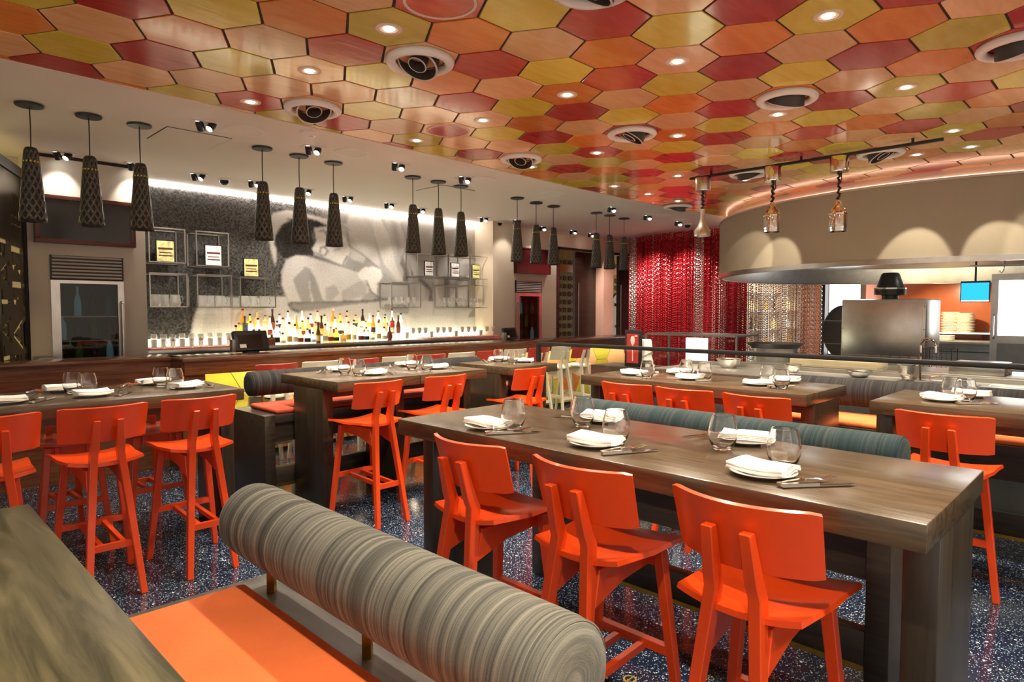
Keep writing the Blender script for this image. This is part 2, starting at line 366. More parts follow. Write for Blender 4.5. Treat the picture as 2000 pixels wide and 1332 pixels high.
# tiled ceiling slab with its curved front edge
edge = [(-3, 5.2), (2, 5.2), (4, 5.24), (6.2, 5.33), (8, 5.36), (10, 5.22), (12, 5.0)]
hx = MB(); hx.prism([(-3, -3)] + [(17, -3), (17, 4.6), (14, 4.8)] + edge[::-1], ZH+.006, ZC+.02, lambda x, y, z: (x, y, z))
hexc = struct(hx.build('ceiling', 'joint'))
def edge_y(x):
    for (a, b), (c, d) in zip(edge, edge[1:]):
        if a <= x <= c: return b + (d-b)*(x-a)/(c-a)
    return 4.9
HOODC = (12.1, 2.14); HOODR = 3.56
COLS = {  # tile colours read column by column (column, first row): letters
 -4: (2, 'YOPO'), -3: (1, 'RPYR'), -2: (1, 'YORPO'), -1: (-1, 'POPYPY'), 0: (-1, 'RYRPPRP'), 1: (-3, 'OYOPYOPY'),
 2: (-3, 'PRPROPYRY'), 3: (-4, 'RYOYPRPPP'), 4: (-5, 'RYOPROYPPYR'), 5: (-6, 'POPRYPROYPY'), 6: (-5, 'YRYPOYPRPRP'), 7: (-6, 'ROPORPROYPP'),
 8: (-5, 'PYRPYOPRPYP'), 9: (-6, 'YRPYORYOYRO'), 10: (-5, 'OYORPPRPOPY'), 11: (-6, 'RPRPOYPYRYY'), 12: (-5, 'OYPYRPRPOPR'), 13: (-5, 'RPORYPRPYP'), 14: (-5, 'PYOPYPRPRPO')}
HPX, HPY, HS = .3905, .4538, .262
def tile_c(i, j): return (2.153+HPX*i, 3.095+HPY*(j+(.5 if i % 2 else 0)))
def clip_poly(poly, inside, cut):
    out = []
    for a, b in zip(poly, poly[1:]+poly[:1]):
        if inside(a): out.append(a)
        if inside(a) != inside(b): out.append(cut(a, b))
    return out
def tile_poly(i, j, g=.0075):
    cx, cy = tile_c(i, j); rr = HS-g
    return [(cx+rr*math.cos(k*PI/3)*HPX/.393, cy+rr*math.sin(k*PI/3)) for k in range(6)]
def bisect(a, b):
    p, q = (a, b)
    f = lambda t: (p[0]+(q[0]-p[0])*t, p[1]+(q[1]-p[1])*t)
    ins = lambda P: P[1] < edge_y(P[0])-.008
    lo, hi = 0, 1; ia = ins(a)
    for _ in range(30):
        m = (lo+hi)/2
        if ins(f(m)) == ia: lo = m
        else: hi = m
    return f(lo)
full = {}
stuffm = {k: MB() for k in 'ROYP'}
VENTS = {(1,-3),(1,0),(1,3),(7,-6),(7,-3),(7,0),(7,3),(13,-3),(13,0),(17,4)}
hexmesh = {}
for c in 'ROYP':
    b = MB(); b.prism([( (HS-.0075)*math.cos(k*PI/3)*HPX/.393, (HS-.0075)*math.sin(k*PI/3)) for k in range(6)], 0, .012, lambda x, y, z: (x, y, z))
    hexmesh[c] = b.mesh('tile', 'tile'+c, bevel=.003, seg=1)
for i in range(-12, 36):
    for j in range(-14, 6):
        x, y = tile_c(i, j)
        if y > edge_y(x)+.25 or math.hypot(x-HOODC[0], y-HOODC[1]) < HOODR-.3: continue
        c = None
        if i in COLS:
            j0, st = COLS[i]
            if 0 <= j-j0 < len(st): c = st[j-j0]
        if c is None: c = random.choice('ROYPPY')
        p = Vector((x, y, ZH)) - CAM; d = p.dot(_f)
        vis = d > .6 and abs(p.dot(_r)/d*FPX) < 1130 and -p.dot(_u)/d*FPX+666 > -90 and i <= 19
        poly = tile_poly(i, j); whole = all(q[1] < edge_y(q[0])-.008 for q in poly)
        if vis and whole:
            o = link('tile', hexmesh[c], hexc); o.location = (x, y, ZH)
        else:
            if not whole:
                poly = clip_poly(poly, lambda P: P[1] < edge_y(P[0])-.008, bisect)
                if len(poly) < 3: continue
            if vis:
                b = MB(); b.prism(poly, ZH, ZH+.012, lambda a, e, z: (a, e, z)); b.build('tile', 'tile'+c, hexc)
            else: stuffm[c].prism(poly, ZH, ZH+.012, lambda a, e, z: (a, e, z))
for c in 'ROYP':
    o = stuffm[c].build('tile_field', 'tile'+c, hexc); o['kind'] = 'stuff'
# pale bead along the tiled ceiling's edge
b = MB()
for (a, e), (c, d) in zip(edge, edge[1:]): b.beam((a, e, (ZH+ZC)/2), (c, d, (ZH+ZC)/2), .012, ZC-ZH+.01, (0, 1, 0))
b.build('edge_bead', 'cove', hexc)
# ------------------------------------------------------------------ mosaic wall with its printed figure
def in_poly(px, py, poly):
    c = np.zeros(px.shape, bool); n = len(poly)
    for a in range(n):
        x0, y0 = poly[a]; x1, y1 = poly[(a+1) % n]
        k = ((y0 > py) != (y1 > py)) & (px < (x1-x0)*(py-y0)/((y1-y0) or 1e-9)+x0)
        c ^= k
    return c
def wall_uv(pts): return [(lambda p: (p.x, p.z))(PY(500+u*.2402, 380+v*.2402, YW)) for u, v in pts]
wall_back = struct(box(2.0, 9.0, YW+.006, YW+.2, 0, ZC).build('wall_back', 'wall_cream'))
NX, NZ = 420, 150
gx = np.linspace(2.2, 8.95, NX+1); gz = np.linspace(.95, ZC, NZ+1)
GX, GZ = np.meshgrid(gx, gz)
val = np.full(GX.shape, .10)
val = np.where(GX > 3.4, .10+(GX-3.4)*.055, val); val = np.clip(val, 0, .34)
val += np.clip((GX-5.0)*.5, 0, .22)
def paint(pts, v, grad=0, lines=0, ang=0.0):
    P = wall_uv(pts); k = in_poly(GX, GZ, P)
    vv = np.full(GX.shape, v)
    if grad: vv = vv + grad*(GX - P[0][0])
    if lines: vv = vv + .07*np.sin((GX*math.cos(ang)+GZ*math.sin(ang))*lines)
    val[k] = vv[k]
def stroke(pts, w, v):
    P = wall_uv(pts)
    for (x0, y0), (x1, y1) in zip(P, P[1:]):
        dx, dy = x1-x0, y1-y0; L2 = dx*dx+dy*dy or 1e-9
        t = np.clip(((GX-x0)*dx+(GZ-y0)*dy)/L2, 0, 1)
        d = np.hypot(GX-x0-t*dx, GZ-y0-t*dy); k = d < w
        val[k] = v
paint([(-540,1300),(-520,1050),(-460,870),(-420,835),(240,830),(1900,880),(1950,1300)], .62)
paint([(-540,1300),(-500,1060),(-440,860),(-400,835),(-420,1000),(-480,1300)], .72)
paint([(100,200),(140,150),(250,126),(330,130),(420,158),(600,205),(740,250),(740,330),(600,300),(450,240),(300,200),(200,260),(150,370),(170,470),(160,600),(115,440),(100,330)], .72)
paint([(600,205),(740,240),(750,170),(820,145),(960,160),(1190,220),(1245,270),(1230,400),(1175,510),(1240,620),(1240,720),(1160,720),(1050,640),(1000,600),(870,500),(760,420),(700,330)], .60, lines=16, ang=.5)
paint([(740,300),(760,160),(850,150),(950,320),(1010,560),(1000,600),(860,480)], .66)
paint([(950,180),(1010,180),(1080,330),(1130,560),(1190,690),(1150,690),(1040,560),(960,330)], .74)
paint([(1010,190),(1190,220),(1235,300),(1200,480),(1130,540),(1080,330)], .55, lines=26, ang=.2)
paint([(160,330),(200,255),(280,210),(330,180),(420,190),(500,215),(590,255),(580,272),(470,268),(440,330),(480,400),(480,470),(430,520),(330,500),(250,560),(205,700),(180,720),(190,610),(240,520),(190,480),(150,410)], .055)
paint([(470,268),(590,258),(640,290),(720,340),(755,400),(760,500),(710,580),(560,525),(480,490),(455,440),(490,380)], .76)
paint([(720,340),(810,400),(900,500),(870,560),(770,520),(755,420)], .62)
paint([(205,620),(240,530),(320,495),(420,500),(620,560),(820,620),(905,720),(915,790),(850,850),(560,875),(275,880),(240,820),(210,720)], .66)
paint([(300,690),(400,585),(450,610),(430,720),(450,870),(370,870),(330,780)], .44)
paint([(430,600),(480,670),(550,870),(470,872),(440,760)], .40)
paint([(560,760),(640,730),(680,800),(620,860),(570,860)], .5)
paint([(700,780),(850,700),(905,740),(890,820),(780,850),(700,860)], .52)
paint([(265,895),(300,875),(560,880),(1160,842),(1000,872),(720,900),(500,938),(330,957),(290,935)], .36)
paint([(820,645),(880,590),(960,585),(1015,610),(1030,665),(990,730),(980,820),(950,800),(905,750),(910,700),(850,690)], .85)
paint([(1190,505),(1215,560),(1245,640),(1235,705),(1195,705),(1200,620),(1170,560)], .28)
paint([(1230,260),(1340,280),(1400,330),(1370,420),(1290,480),(1225,420)], .6, lines=14)
paint([(1340,300),(1420,280),(1440,400),(1380,560),(1310,560),(1300,450)], .5)
paint([(1440,300),(1620,280),(1740,370),(1760,470),(1640,560),(1450,560)], .42)
paint([(1310,560),(1930,560),(1930,660),(1310,660)], .47, lines=9)
paint([(1330,655),(1430,770),(1440,870),(1410,870),(1310,720)], .27)
paint([(1300,680),(1420,790),(1400,860),(1340,870),(1290,790)], .5)
paint([(1440,660),(1530,660),(1530,980),(1460,985),(1445,860)], .62)
paint([(1530,660),(1720,660),(1640,760),(1530,900)], .4)
paint([(1620,860),(1720,700),(1930,640),(1930,790),(1760,900),(1700,960)], .6)
paint([(1740,960),(1930,780),(1930,980),(1720,1000)], .38)
paint([(1040,890),(1250,900),(1240,970),(1050,950)], .42, lines=40, ang=1.57)
paint([(1100,1000),(1200,970),(1290,1010),(1380,985),(1600,990),(1700,1300),(1000,1300)], .68)
for pts, w, v in (([(520,300),(545,290),(570,310),(580,345)], .012, .25), ([(520,470),(530,430),(560,425),(585,460),(560,495),(525,490)], .012, .3), ([(700,580),(720,540),(745,500)], .012, .3),
    ([(590,205),(700,250),(760,290)], .01, .4), ([(420,500),(620,560),(820,622)], .01, .35), ([(270,880),(560,876),(900,862),(1150,842)], .012, .22), ([(265,892),(300,935),(350,955)], .02, .2),
    ([(1000,600),(870,490),(760,420),(740,300)], .012, .35), ([(905,720),(940,790),(1000,840),(1060,850)], .012, .25), ([(985,730),(1030,690),(1050,640)], .012, .45), ([(1020,700),(1060,740)], .008, .4),
    ([(1035,680),(1075,720)], .008, .4), ([(240,540),(215,620),(205,720),(240,820),(270,880)], .008, .45), ([(480,470),(560,520),(700,580)], .012, .35), ([(640,450),(680,440)], .01, .4), ([(620,390),(650,380),(690,400)], .012, .42),
    ([(1180,230),(1235,420),(1175,520)], .012, .4), ([(160,335),(210,250),(290,205),(250,195)], .01, .2), ([(1440,680),(1445,980)], .01, .4)):
    stroke(pts, w, v)
# figure contrast softened once over the grid, as the small mosaic pieces do
k5 = val.copy()
for ax in (0, 1): k5 = (np.roll(k5, 1, ax)+2*k5+np.roll(k5, -1, ax))/4
val = np.clip(k5, .03, .9)**1.3*.97
verts = [(float(x), YW, float(z)) for z in gz for x in gx]
faces = [(j*(NX+1)+i, j*(NX+1)+i+1, (j+1)*(NX+1)+i+1, (j+1)*(NX+1)+i) for j in range(NZ) for i in range(NX)]
me = bpy.data.meshes.new('mosaic_panel'); me.from_pydata(verts, [], faces)
ca = me.color_attributes.new('tone', 'FLOAT_COLOR', 'POINT')
vals = val.reshape(-1); arr = np.empty((len(vals), 4), np.float32)
arr[:, 0] = vals; arr[:, 1] = vals*.955; arr[:, 2] = vals*.9; arr[:, 3] = 1
ca.data.foreach_set('color', arr.reshape(-1))
me.materials.append(attr_mat('mosaic', 'tone'))
link('mosaic_panel', me, wall_back)

# cream wall with the tall fridge, left of the mosaic
YL = 8.35
def rect(p0, p1, Y):
    a, b = PY(*p0, Y), PY(*p1, Y); return min(a.x, b.x), max(a.x, b.x), min(a.z, b.z), max(a.z, b.z)
fx0, fx1, _, fz1 = rect((97, 497), (246, 700), YL-.02)
wl = struct(MB().box(1.27, fx0, YL, YL+.6, 0, ZC).box(fx1, 2.385, YL, YL+.6, 0, ZC).box(fx0, fx1, YL, YL+.6, fz1, ZC).box(fx0, fx1, YL+.5, YL+.6, 0, fz1).build('wall_left', 'wall_greige'))
box(1.27, 2.385, YL-.004, YL, ZC-.035, ZC).build('shadow_gap', 'joint', wl)
struct(box(-3.2, 1.27, 8.75, 8.9, 0, ZC).build('wall_far_left', 'wall_greige')); struct(box(-3.2, -3, 5, 8.75, 0, ZC).build('wall_side', 'wall_greige')); struct(box(6.5, 17, -3.2, -3, 0, ZC).build('wall_side_right', 'wall_greige'))
# right-hand wall: column, wall with wine fridge, posts and the two openings
a_col, bq = PY(963, 550, 8.7).x, PY(1003, 550, 8.7).x
struct(box(a_col, bq, 8.7, 9.5, 0, ZC).build('wall_column', 'wall_cream'))
YR = 8.95
x1, x2, x3, x4, x5 = (PY(q, 550, YR).x for q in (1087, 1172, 1191, 1240, 1300))
zh = PY(1130, 486, YR).z
gx0, gx1, _, gz1 = rect((1008, 547), (1058, 660), YR-.03)
wr = struct(MB().box(bq, gx0, YR, YR+.6, 0, ZC).box(gx1, x1, YR, YR+.6, 0, ZC).box(gx0, gx1, YR, YR+.6, gz1, ZC).box(gx0, gx1, YR+.5, YR+.6, 0, gz1).build('wall_right', 'wall_cream'))
box(x1, 16, YR, YR+.25, zh, ZC).build('header', 'wall_cream', wr)
box(x2, x3, YR-.1, YR+.25, 0, ZC).build('post', 'pink_post', wr)
box(x1, x1+.07, YR-.02, YR+.27, 0, zh).build('door_frame', 'door_dark', wr)
box(x1, x2, YR-.02, YR+.02, zh-.05, zh).build('door_frame', 'door_dark', wr)
box(x3, x5+1, YR-.02, YR+.02, zh-.05, zh).build('door_frame', 'door_dark', wr)
xm = PY(1121, 550, YR+.15).x; xm2 = PY(1206, 550, YR+.15).x
d1 = struct(box(xm, x2, YR+.12, YR+.18, 0, zh-.05).build('door_1', 'door_dark'))
MB().tube([(xm+.1, YR+.1, .6), (xm+.1, YR+.1, 2.2)], .014).build('pull_bar', 'steel', d1)
d2 = struct(box(xm2, x4+.9, YR+.12, YR+.18, 0, zh-.05).build('door_2', 'door_dark'))
MB().tube([(xm2+.08, YR+.1, .6), (xm2+.08, YR+.1, 2.2)], .012).build('pull_bar', 'steel_dark', d2)
gw = struct(box(x1-.5, 17, 10.5, 10.6, 0, ZC).build('wall_hall', 'goldwall'))
gb = MB()
for k in range(26):
    for q in range(10):
        gb.ring(.045, .06, 0, .012, 10)
        n0 = len(gb.v)-50
        for t in range(n0, len(gb.v)):
            vx, vy, vz = gb.v[t]; gb.v[t] = (x1-.3+k*.2+vx, 10.49-vz, 1.0+q*.2+vy)
o = gb.build('ring_relief', 'joint', gw); o['kind'] = 'stuff'
box(x1-.4, 17, 10.46, 10.5, 2.55, 2.75).build('orange_band', 'tileO', gw)
MB().prism([(14.2,.6),(14.5,.5),(15.2,.6),(15.3,1.5),(15.0,1.95),(14.7,2.05),(14.5,1.9),(14.3,1.5)], 10.44, 10.47, lambda x, z, y: (x, y, z)).build('white_mural_figure', 'white', gw)
MB().tube([(14.6,10.43,1.75),(14.9,10.43,1.7),(15.05,10.43,1.45),(14.9,10.43,1.2),(14.65,10.43,1.15)], .04).build('black_mural_curl', 'black', gw)
# kitchen far wall
kw = struct(box(16.2, 16.4, -3, 6.5, 0, ZH).build('wall_kitchen', 'redwall'))
struct(box(13.4, 13.5, 6.4, 9.0, 0, ZC).build('wall_curtain', 'backdrop_red'))

# ------------------------------------------------------------------ ceiling fittings
def vent_proto():
    t = thing('air_vent', '', 'vent', group='round vents in the tiled ceiling')
    b = MB(); pr = []
    for k in range(13):
        a = 2*PI*k/12; pr.append((.185+.032*math.cos(a), -.02+.026*math.sin(a)))
    b.lathe(pr, 36, cap=False).build('outer_ring', 'white', t, smooth=True)
    MB().lathe([(.16, -.015), (.16, .06), (0, .06)], 30, cap=False).build('throat', 'joint', t)
    T = Matrix.Rotation(.5, 4, 'X')
    MB().lathe([(.125, -.05), (.135, -.045), (.12, .03), (.115, .03), (.125, -.05)], 30, T=T, cap=False).build('jet_ring', 'vent_dark', t, smooth=True)
    MB().lathe([(.123, -.0515), (.13, -.0535), (.135, -.0475)], 30, T=T, cap=False).build('jet_rim', 'wall_greige', t, smooth=True)
    MB().lathe([(.055, -.055), (.062, -.05), (.05, .03), (.045, .03), (.055, -.055)], 24, T=T, cap=False).build('jet_core', 'vent_dark', t, smooth=True)
    MB().lathe([(.054, -.0565), (.058, -.0585), (.0625, -.0525)], 24, T=T, cap=False).build('jet_rim', 'wall_greige', t, smooth=True)
    return Proto(t)
VP = vent_proto()
vl = {(1,-3): 'beside the red corner tile at the very top edge', (1,0): 'largest one left of centre, with two inner rings', (1,3): 'nearest the white ceiling, dark drum inside', (7,-6): 'cut by the right edge of the picture',
      (7,-3): 'upper right, with a tilted grey jet', (7,0): 'in the middle, above the hanging pendants at far right', (7,3): 'with a wedge-shaped jet near the white ceiling edge', (13,-3): 'half hidden behind the heat lamp track', (13,0): 'between the left and middle heat lamps', (17,4): 'farthest back, above the red chain curtain'}
for n_, (i, j) in enumerate(sorted(VENTS)):
    x, y = tile_c(i, j)
    VP.put((x, y, ZH), n_*1.3+.4, 'round white ceiling vent ' + vl[(i, j)])
def down_proto():
    t = thing('recessed_lamp', '', 'ceiling lamp', group='lamps recessed in the tiles')
    MB().ring(.05, .075, -.004, .003, 24).build('trim_ring', 'cove', t)
    MB().lathe([(.05, -.002), (.0, -.003)], 20, cap=False).build('reflector', 'cove', t)
    MB().lathe([(.028, -.007), (.0, -.009)], 16, cap=False).build('bulb', 'bulb', t)
    return Proto(t)
DP = down_proto()
lamps = [(0,0),(0,2),(0,4),(4,-4),(4,-2),(4,0),(4,2),(4,4),(8,-4),(8,-2),(8,0),(8,2),(8,4),(12,-4),(14,-4),(14,-3),(12,2),(12,4),(14,4),(16,4),(14,1)]
COLN = {'R': 'red', 'O': 'orange', 'Y': 'mustard', 'P': 'apricot'}
for n_, (i, j) in enumerate(lamps):
    x, y = tile_c(i, j)
    DP.put((x, y, ZH), 0, 'recessed tile lamp, %s one back in the %s lamp column from left' % (ORD[[q for q in sorted(q2[1] for q2 in lamps if q2[0] == i)].index(j)], ORD[sorted(set(q[0] for q in lamps)).index(i)]))
    spot('tile_lamp_light', (x, y, ZH-.02), (x, y, 0), LAMP_HEX*(1.0 if i < 12 else .7), 118 if i < 12 else 95, .6)
for i in (-4, 0, 4):
    for j in (-6, -10):
        x, y = tile_c(i, j); DP.put((x, y, ZH), 0, 'recessed tile lamp behind the viewer, row %s, column %s' % (ORD[(-j-6)//4], ORD[(i+4)//4])); spot('tile_lamp_light', (x, y, ZH-.02), (x, y, 0), LAMP_HEX*1.2, 118, .6)
for (i, j), nm in (((0, -1), 'at the top edge of the picture'), ((4, 3), 'near the white ceiling')):
    x, y = tile_c(i, j); t = thing('ceiling_speaker', 'round flush red ceiling speaker in a tile ' + nm, 'speaker', (x, y, ZH), group='round speakers in the tiles')
    MB().ring(.175, .19, -.008, .003, 32).build('trim_ring', 'cove', t); MB().lathe([(.175, -.004), (0, -.004)], 32, cap=False).build('grille', 'tileR', t)
# round speakers, panels, smoke detector, domes in the white ceiling
for n_, (px, py) in enumerate([(478,255),(687,298),(940,350),(1080,378),(1290,420)]):
    p = PZ(px, py, ZC); t = thing('ceiling_speaker', 'round white ceiling speaker, %s from the left in the white ceiling' % ORD[n_], 'speaker', p, group='round speakers in the white ceiling')
    MB().ring(.16, .18, -.01, 0, 32).build('trim_ring', 'white', t); MB().lathe([(.16, -.004), (0, -.004)], 32, cap=False).build('grille', 'ceil', t)
for n_, (px, py) in enumerate([(370,270),(870,372)]):
    p = PZ(px, py, ZC); t = thing('access_panel', ['flush square access panel left of the twin spots', 'flush square access panel above the middle pendants'][n_], 'panel', p, group='ceiling access panels')
    box(-.29, .29, -.29, .29, -.004, 0).build('seam', 'joint', t); box(-.283, .283, -.283, .283, -.007, -.001).build('lid', 'ceil', t)
p = PZ(605, 258, ZC); t = thing('smoke_detector', 'round white smoke detector beside the tiled ceiling edge', 'detector', p)
MB().lathe([(.085, 0), (.085, -.02), (.06, -.035), (0, -.035)], 28, cap=False).build('housing', 'white', t, smooth=True); MB().lathe([(.02, -.034), (.02, -.04), (0, -.04)], 12, c=(.02, 0, 0)).build('sensor', 'wall_greige', t)
def dome_proto():
    t = thing('dome_camera', '', 'camera', group='dome cameras on the white ceiling')
    MB().lathe([(.085, 0), (.085, -.02), (.07, -.025), (0, -.025)], 28, cap=False).build('collar', 'white', t, smooth=True)
    MB().lathe([(.058*math.cos(a*PI/12), -.025-.058*math.sin(a*PI/12)) for a in range(7)], 24, cap=False).build('dome', 'blackgloss', t, smooth=True)
    return Proto(t)
DC = dome_proto()
for px, py, nm in ((438, 349, 'above the left wall boxes'), (975, 433, 'beside the cream column'), (1343, 437, 'above the red chain curtain')): DC.put(PZ(px, py, ZC), 0, 'small dome camera on the ceiling ' + nm)
def twin_proto():
    t = thing('twin_spotlight', '', 'spotlight', group='twin spotlights in the white ceiling')
    box(-.11, .11, -.065, .065, -.006, 0).build('plate', 'white', t)
    for k, (x, tl) in enumerate(((-.05, .55), (.05, -.55))):
        T = Matrix.Translation((x, 0, -.02)) @ Matrix.Rotation(tl, 4, 'X') @ Matrix.Rotation(-.3+.8*k, 4, 'Y')
        o = MB().lathe([(.028, .03), (.034, 0), (.034, -.055), (.03, -.06)], 18, T=T, cap=False).build('barrel', 'black', t, smooth=True)
        MB().lathe([(.030, -.05), (0, -.05)], 16, T=T, cap=False).build('bulb', 'bulb_cool' if k else 'bulb_cool', o)
    return Proto(t)
TP = twin_proto()
tw = [(402,239),(612,287),(778,320),(908,346),(122,298),(265,320),(387,340),(497,354),(597,370),(679,384),(760,397),(822,407),(945,425),(1010,430),(1060,443),(1120,450),(1155,456),(1195,405),(1265,421),(1325,433)]
for n_, (px, py) in enumerate(tw):
    p = PZ(px, py, ZC)
    if n_ < 4 or n_ >= 17: lb = 'twin spotlight in the row along the tiled edge, %s from left' % ORD[n_ if n_ < 4 else n_-13]
    else: lb = 'twin spotlight in the row along the back wall, %s from left' % ORD[n_-4]
    TP.put(p, -.3+.15*(n_ % 3), lb)
    if 4 <= n_ < 17: spot('twin_spot_light', p+Vector((0, -.02, -.09)), (p.x, YW, 1.45 if n_ < 13 else 1.4), LAMP_WALL*(1 if 6 <= n_ < 13 else .35), 74, .6, (1, .9, .78))
    else: spot('twin_spot_light', p+Vector((0, 0, -.09)), (p.x+.3, p.y-.9, 0), LAMP_TWIN, 80, .7)
for px, py in ((1290, 428), (1297, 441), (1322, 444)): pass
# led strip along the mosaic top
ls = tag(box(2.42, 8.75, YW-.05, YW-.02, ZC-.05, ZC-.012).build('led_strip', 'led'), 'glowing white light strip along the top of the mosaic wall', 'light strip')

# ------------------------------------------------------------------ pendants
def pend_proto():
    t = thing('pendant_lamp', '', 'pendant lamp', group='woven cone pendants over the bar')
    MB().lathe([(.0, -.02), (.095, -.02), (.1, -.012), (.1, -.006), (.08, 0), (0, 0)], 28, cap=False).build('canopy', 'black', t, smooth=True)
    MB().tube([(0, 0, -.02), (.003, 0, -.18), (0, 0, -.36)], .005, 6).build('cord', 'black', t)
    pr = [(.0, -.345), (.035, -.345), (.046, -.36)] + [(.048+.047*k/14+(.0018 if k % 2 else 0), -.36-.565*k/14) for k in range(1, 15)] + [(.098, -.935), (.09, -.925)] + [(.04, -.37)]
    sh = MB().lathe(pr, 28, cap=False).build('shade', 'woven', t, smooth=True)
    wv = MB()
    for sg in (-1, 1):
        for h_ in range(11):
            pts = []
            for k in range(15):
                tt = k/14; a = 2*PI*h_/11+sg*tt*3.4; r0 = .0495+.0475*tt; zz = -.372-.555*tt; da = .1
                pts.append(((r0+.0012)*math.cos(a-da), (r0+.0012)*math.sin(a-da), zz)); pts.append(((r0+.0012)*math.cos(a+da), (r0+.0012)*math.sin(a+da), zz))
            wv.add(pts, [(2*q, 2*q+1, 2*q+3, 2*q+2) for q in range(14)])
    wv.build('cane_weave', plain('cane_strips', (.09, .08, .058), .3, var=.5, vscale=45), sh)
    b = MB()
    for k in range(14):
        a = 2*PI*k/14; b.beam((.0585*math.cos(a), .0585*math.sin(a), -.455), (.0605*math.cos(a), .0605*math.sin(a), -.467), .012, .003, (-math.sin(a), math.cos(a), 0))
    b.build('yellow_band', 'tileY', sh)
    MB().lathe([(0, -.6), (.025, -.62), (.03, -.65), (.02, -.68), (0, -.69)], 12, cap=False).build('bulb', 'bulb', t, smooth=True)
    return Proto(t)
PP = pend_proto()
pq = [(57,203),(173,225),(272,243),(512,288),(584,303),(651,317),(806,345),(856,354),(900,363),(1010,386),(1047,395),(1081,402),(1165,415),(1191,420),(1219,426)]
gn = ['near left cluster', 'second cluster from left', 'middle cluster', 'fourth cluster before the wine fridge', 'farthest cluster by the doors']
for k, (px, py) in enumerate(pq):
    PP.put(PZ(px, py, ZC), k*.7, 'black woven cone pendant, %s of three in the %s' % (['left', 'middle', 'right'][k % 3], gn[k//3]))
# ================================================================== FURNITURE
ZT = 1.05
TABS = []
def on_table(x, y, m):
    best = min(TABS, key=lambda q: max(q[0]-x, 0, x-q[1])+max(q[2]-y, 0, y-q[3]))
    return min(max(x, best[0]+m), best[1]-m), min(max(y, best[2]+m), best[3]-m)
def make_table(label, x0, x1, y0, y1, along, mat='table', leg_w=.48, group='dark oak high tables', legs=(1, 1), thick=.078):
    TABS.append((x0, x1, y0, y1))
    L, Wd = (x1-x0, y1-y0) if along == 'x' else (y1-y0, x1-x0)
    t = thing('high_table', label, 'table', ((x0+x1)/2, (y0+y1)/2, 0), 0 if along == 'x' else PI/2, group)
    box(-L/2, L/2, -Wd/2, Wd/2, ZT-thick, ZT).build('tabletop', mat, t, bevel=.004)
    for s, k in zip((-1, 1), legs):
        if not k: continue
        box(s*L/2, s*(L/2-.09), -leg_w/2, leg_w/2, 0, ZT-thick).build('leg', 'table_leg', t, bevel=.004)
    box(-L/2+.09, L/2-.09, -.03, .03, ZT-thick-.1, ZT-thick).build('under_rail', mat, t)
    return t
make_table('long dark oak high table in the centre foreground with five place settings', 1.905, 2.70, .385, 2.69, 'y')
make_table('olive-grained high table top cut by the lower left corner', -.46, .325, .3, 2.25, 'y', 'table_near')
make_table('long dark high table by the left picture edge, before the mahogany bar', -.6, 1.888, 4.5, 5.36, 'x')
make_table('dark high table with a wide slab leg, left of the pair by the bolster bench', 2.55, 3.332, 4.38, 5.32, 'x')
make_table('dark high table butted against its neighbour, right of the pair by the bolster bench', 3.34, 4.11, 4.38, 5.32, 'x', legs=(0, 1))
make_table('small square high table in the middle distance before the white bar stools', 4.38, 5.06, 4.33, 5.12, 'x')
make_table('long dark high table on the right behind three red stools, before the kitchen', 4.295, 5.08, 1.56, 3.415, 'y')
make_table('dark high table at the right picture edge, behind one red stool', 4.295, 5.08, -.75, 1.19, 'y')

def stack(secs):
    b = MB(); vs = []; fs = []
    for cx, cy, z, w, d in secs: vs += [(cx-w/2, cy-d/2, z), (cx+w/2, cy-d/2, z), (cx+w/2, cy+d/2, z), (cx-w/2, cy+d/2, z)]
    n = len(secs)
    for i in range(n-1):
        for k in range(4): fs.append((i*4+k, i*4+(k+1) % 4, i*4+4+(k+1) % 4, i*4+4+k))
    fs += [(3, 2, 1, 0), tuple(range(4*n-4, 4*n))]
    return b.add(vs, fs)
def plate_grid(nu, nv, fn, th):
    """curved board: fn(u, v) -> point, thickness vector from the surface normal"""
    P = [[Vector(fn(u/nu, v/nv)) for u in range(nu+1)] for v in range(nv+1)]
    vs = []; fs = []
    for side in (0, 1):
        for v in range(nv+1):
            for u in range(nu+1):
                du = P[v][min(u+1, nu)]-P[v][max(u-1, 0)]; dv = P[min(v+1, nv)][u]-P[max(v-1, 0)][u]
                nr = du.cross(dv).normalized(); vs.append(tuple(P[v][u] + nr*(th/2 if side else -th/2)))
    N = (nu+1)*(nv+1); ix = lambda u, v, s: s*N + v*(nu+1)+u
    for v in range(nv):
        for u in range(nu):
            fs.append((ix(u,v,1), ix(u+1,v,1), ix(u+1,v+1,1), ix(u,v+1,1))); fs.append((ix(u,v,0), ix(u,v+1,0), ix(u+1,v+1,0), ix(u+1,v,0)))
    for u in range(nu):
        fs.append((ix(u,0,0), ix(u+1,0,0), ix(u+1,0,1), ix(u,0,1))); fs.append((ix(u,nv,0), ix(u,nv,1), ix(u+1,nv,1), ix(u+1,nv,0)))
    for v in range(nv):
        fs.append((ix(0,v,0), ix(0,v,1), ix(0,v+1,1), ix(0,v+1,0))); fs.append((ix(nu,v,0), ix(nu,v+1,0), ix(nu,v+1,1), ix(nu,v,1)))
    return MB().add(vs, fs)
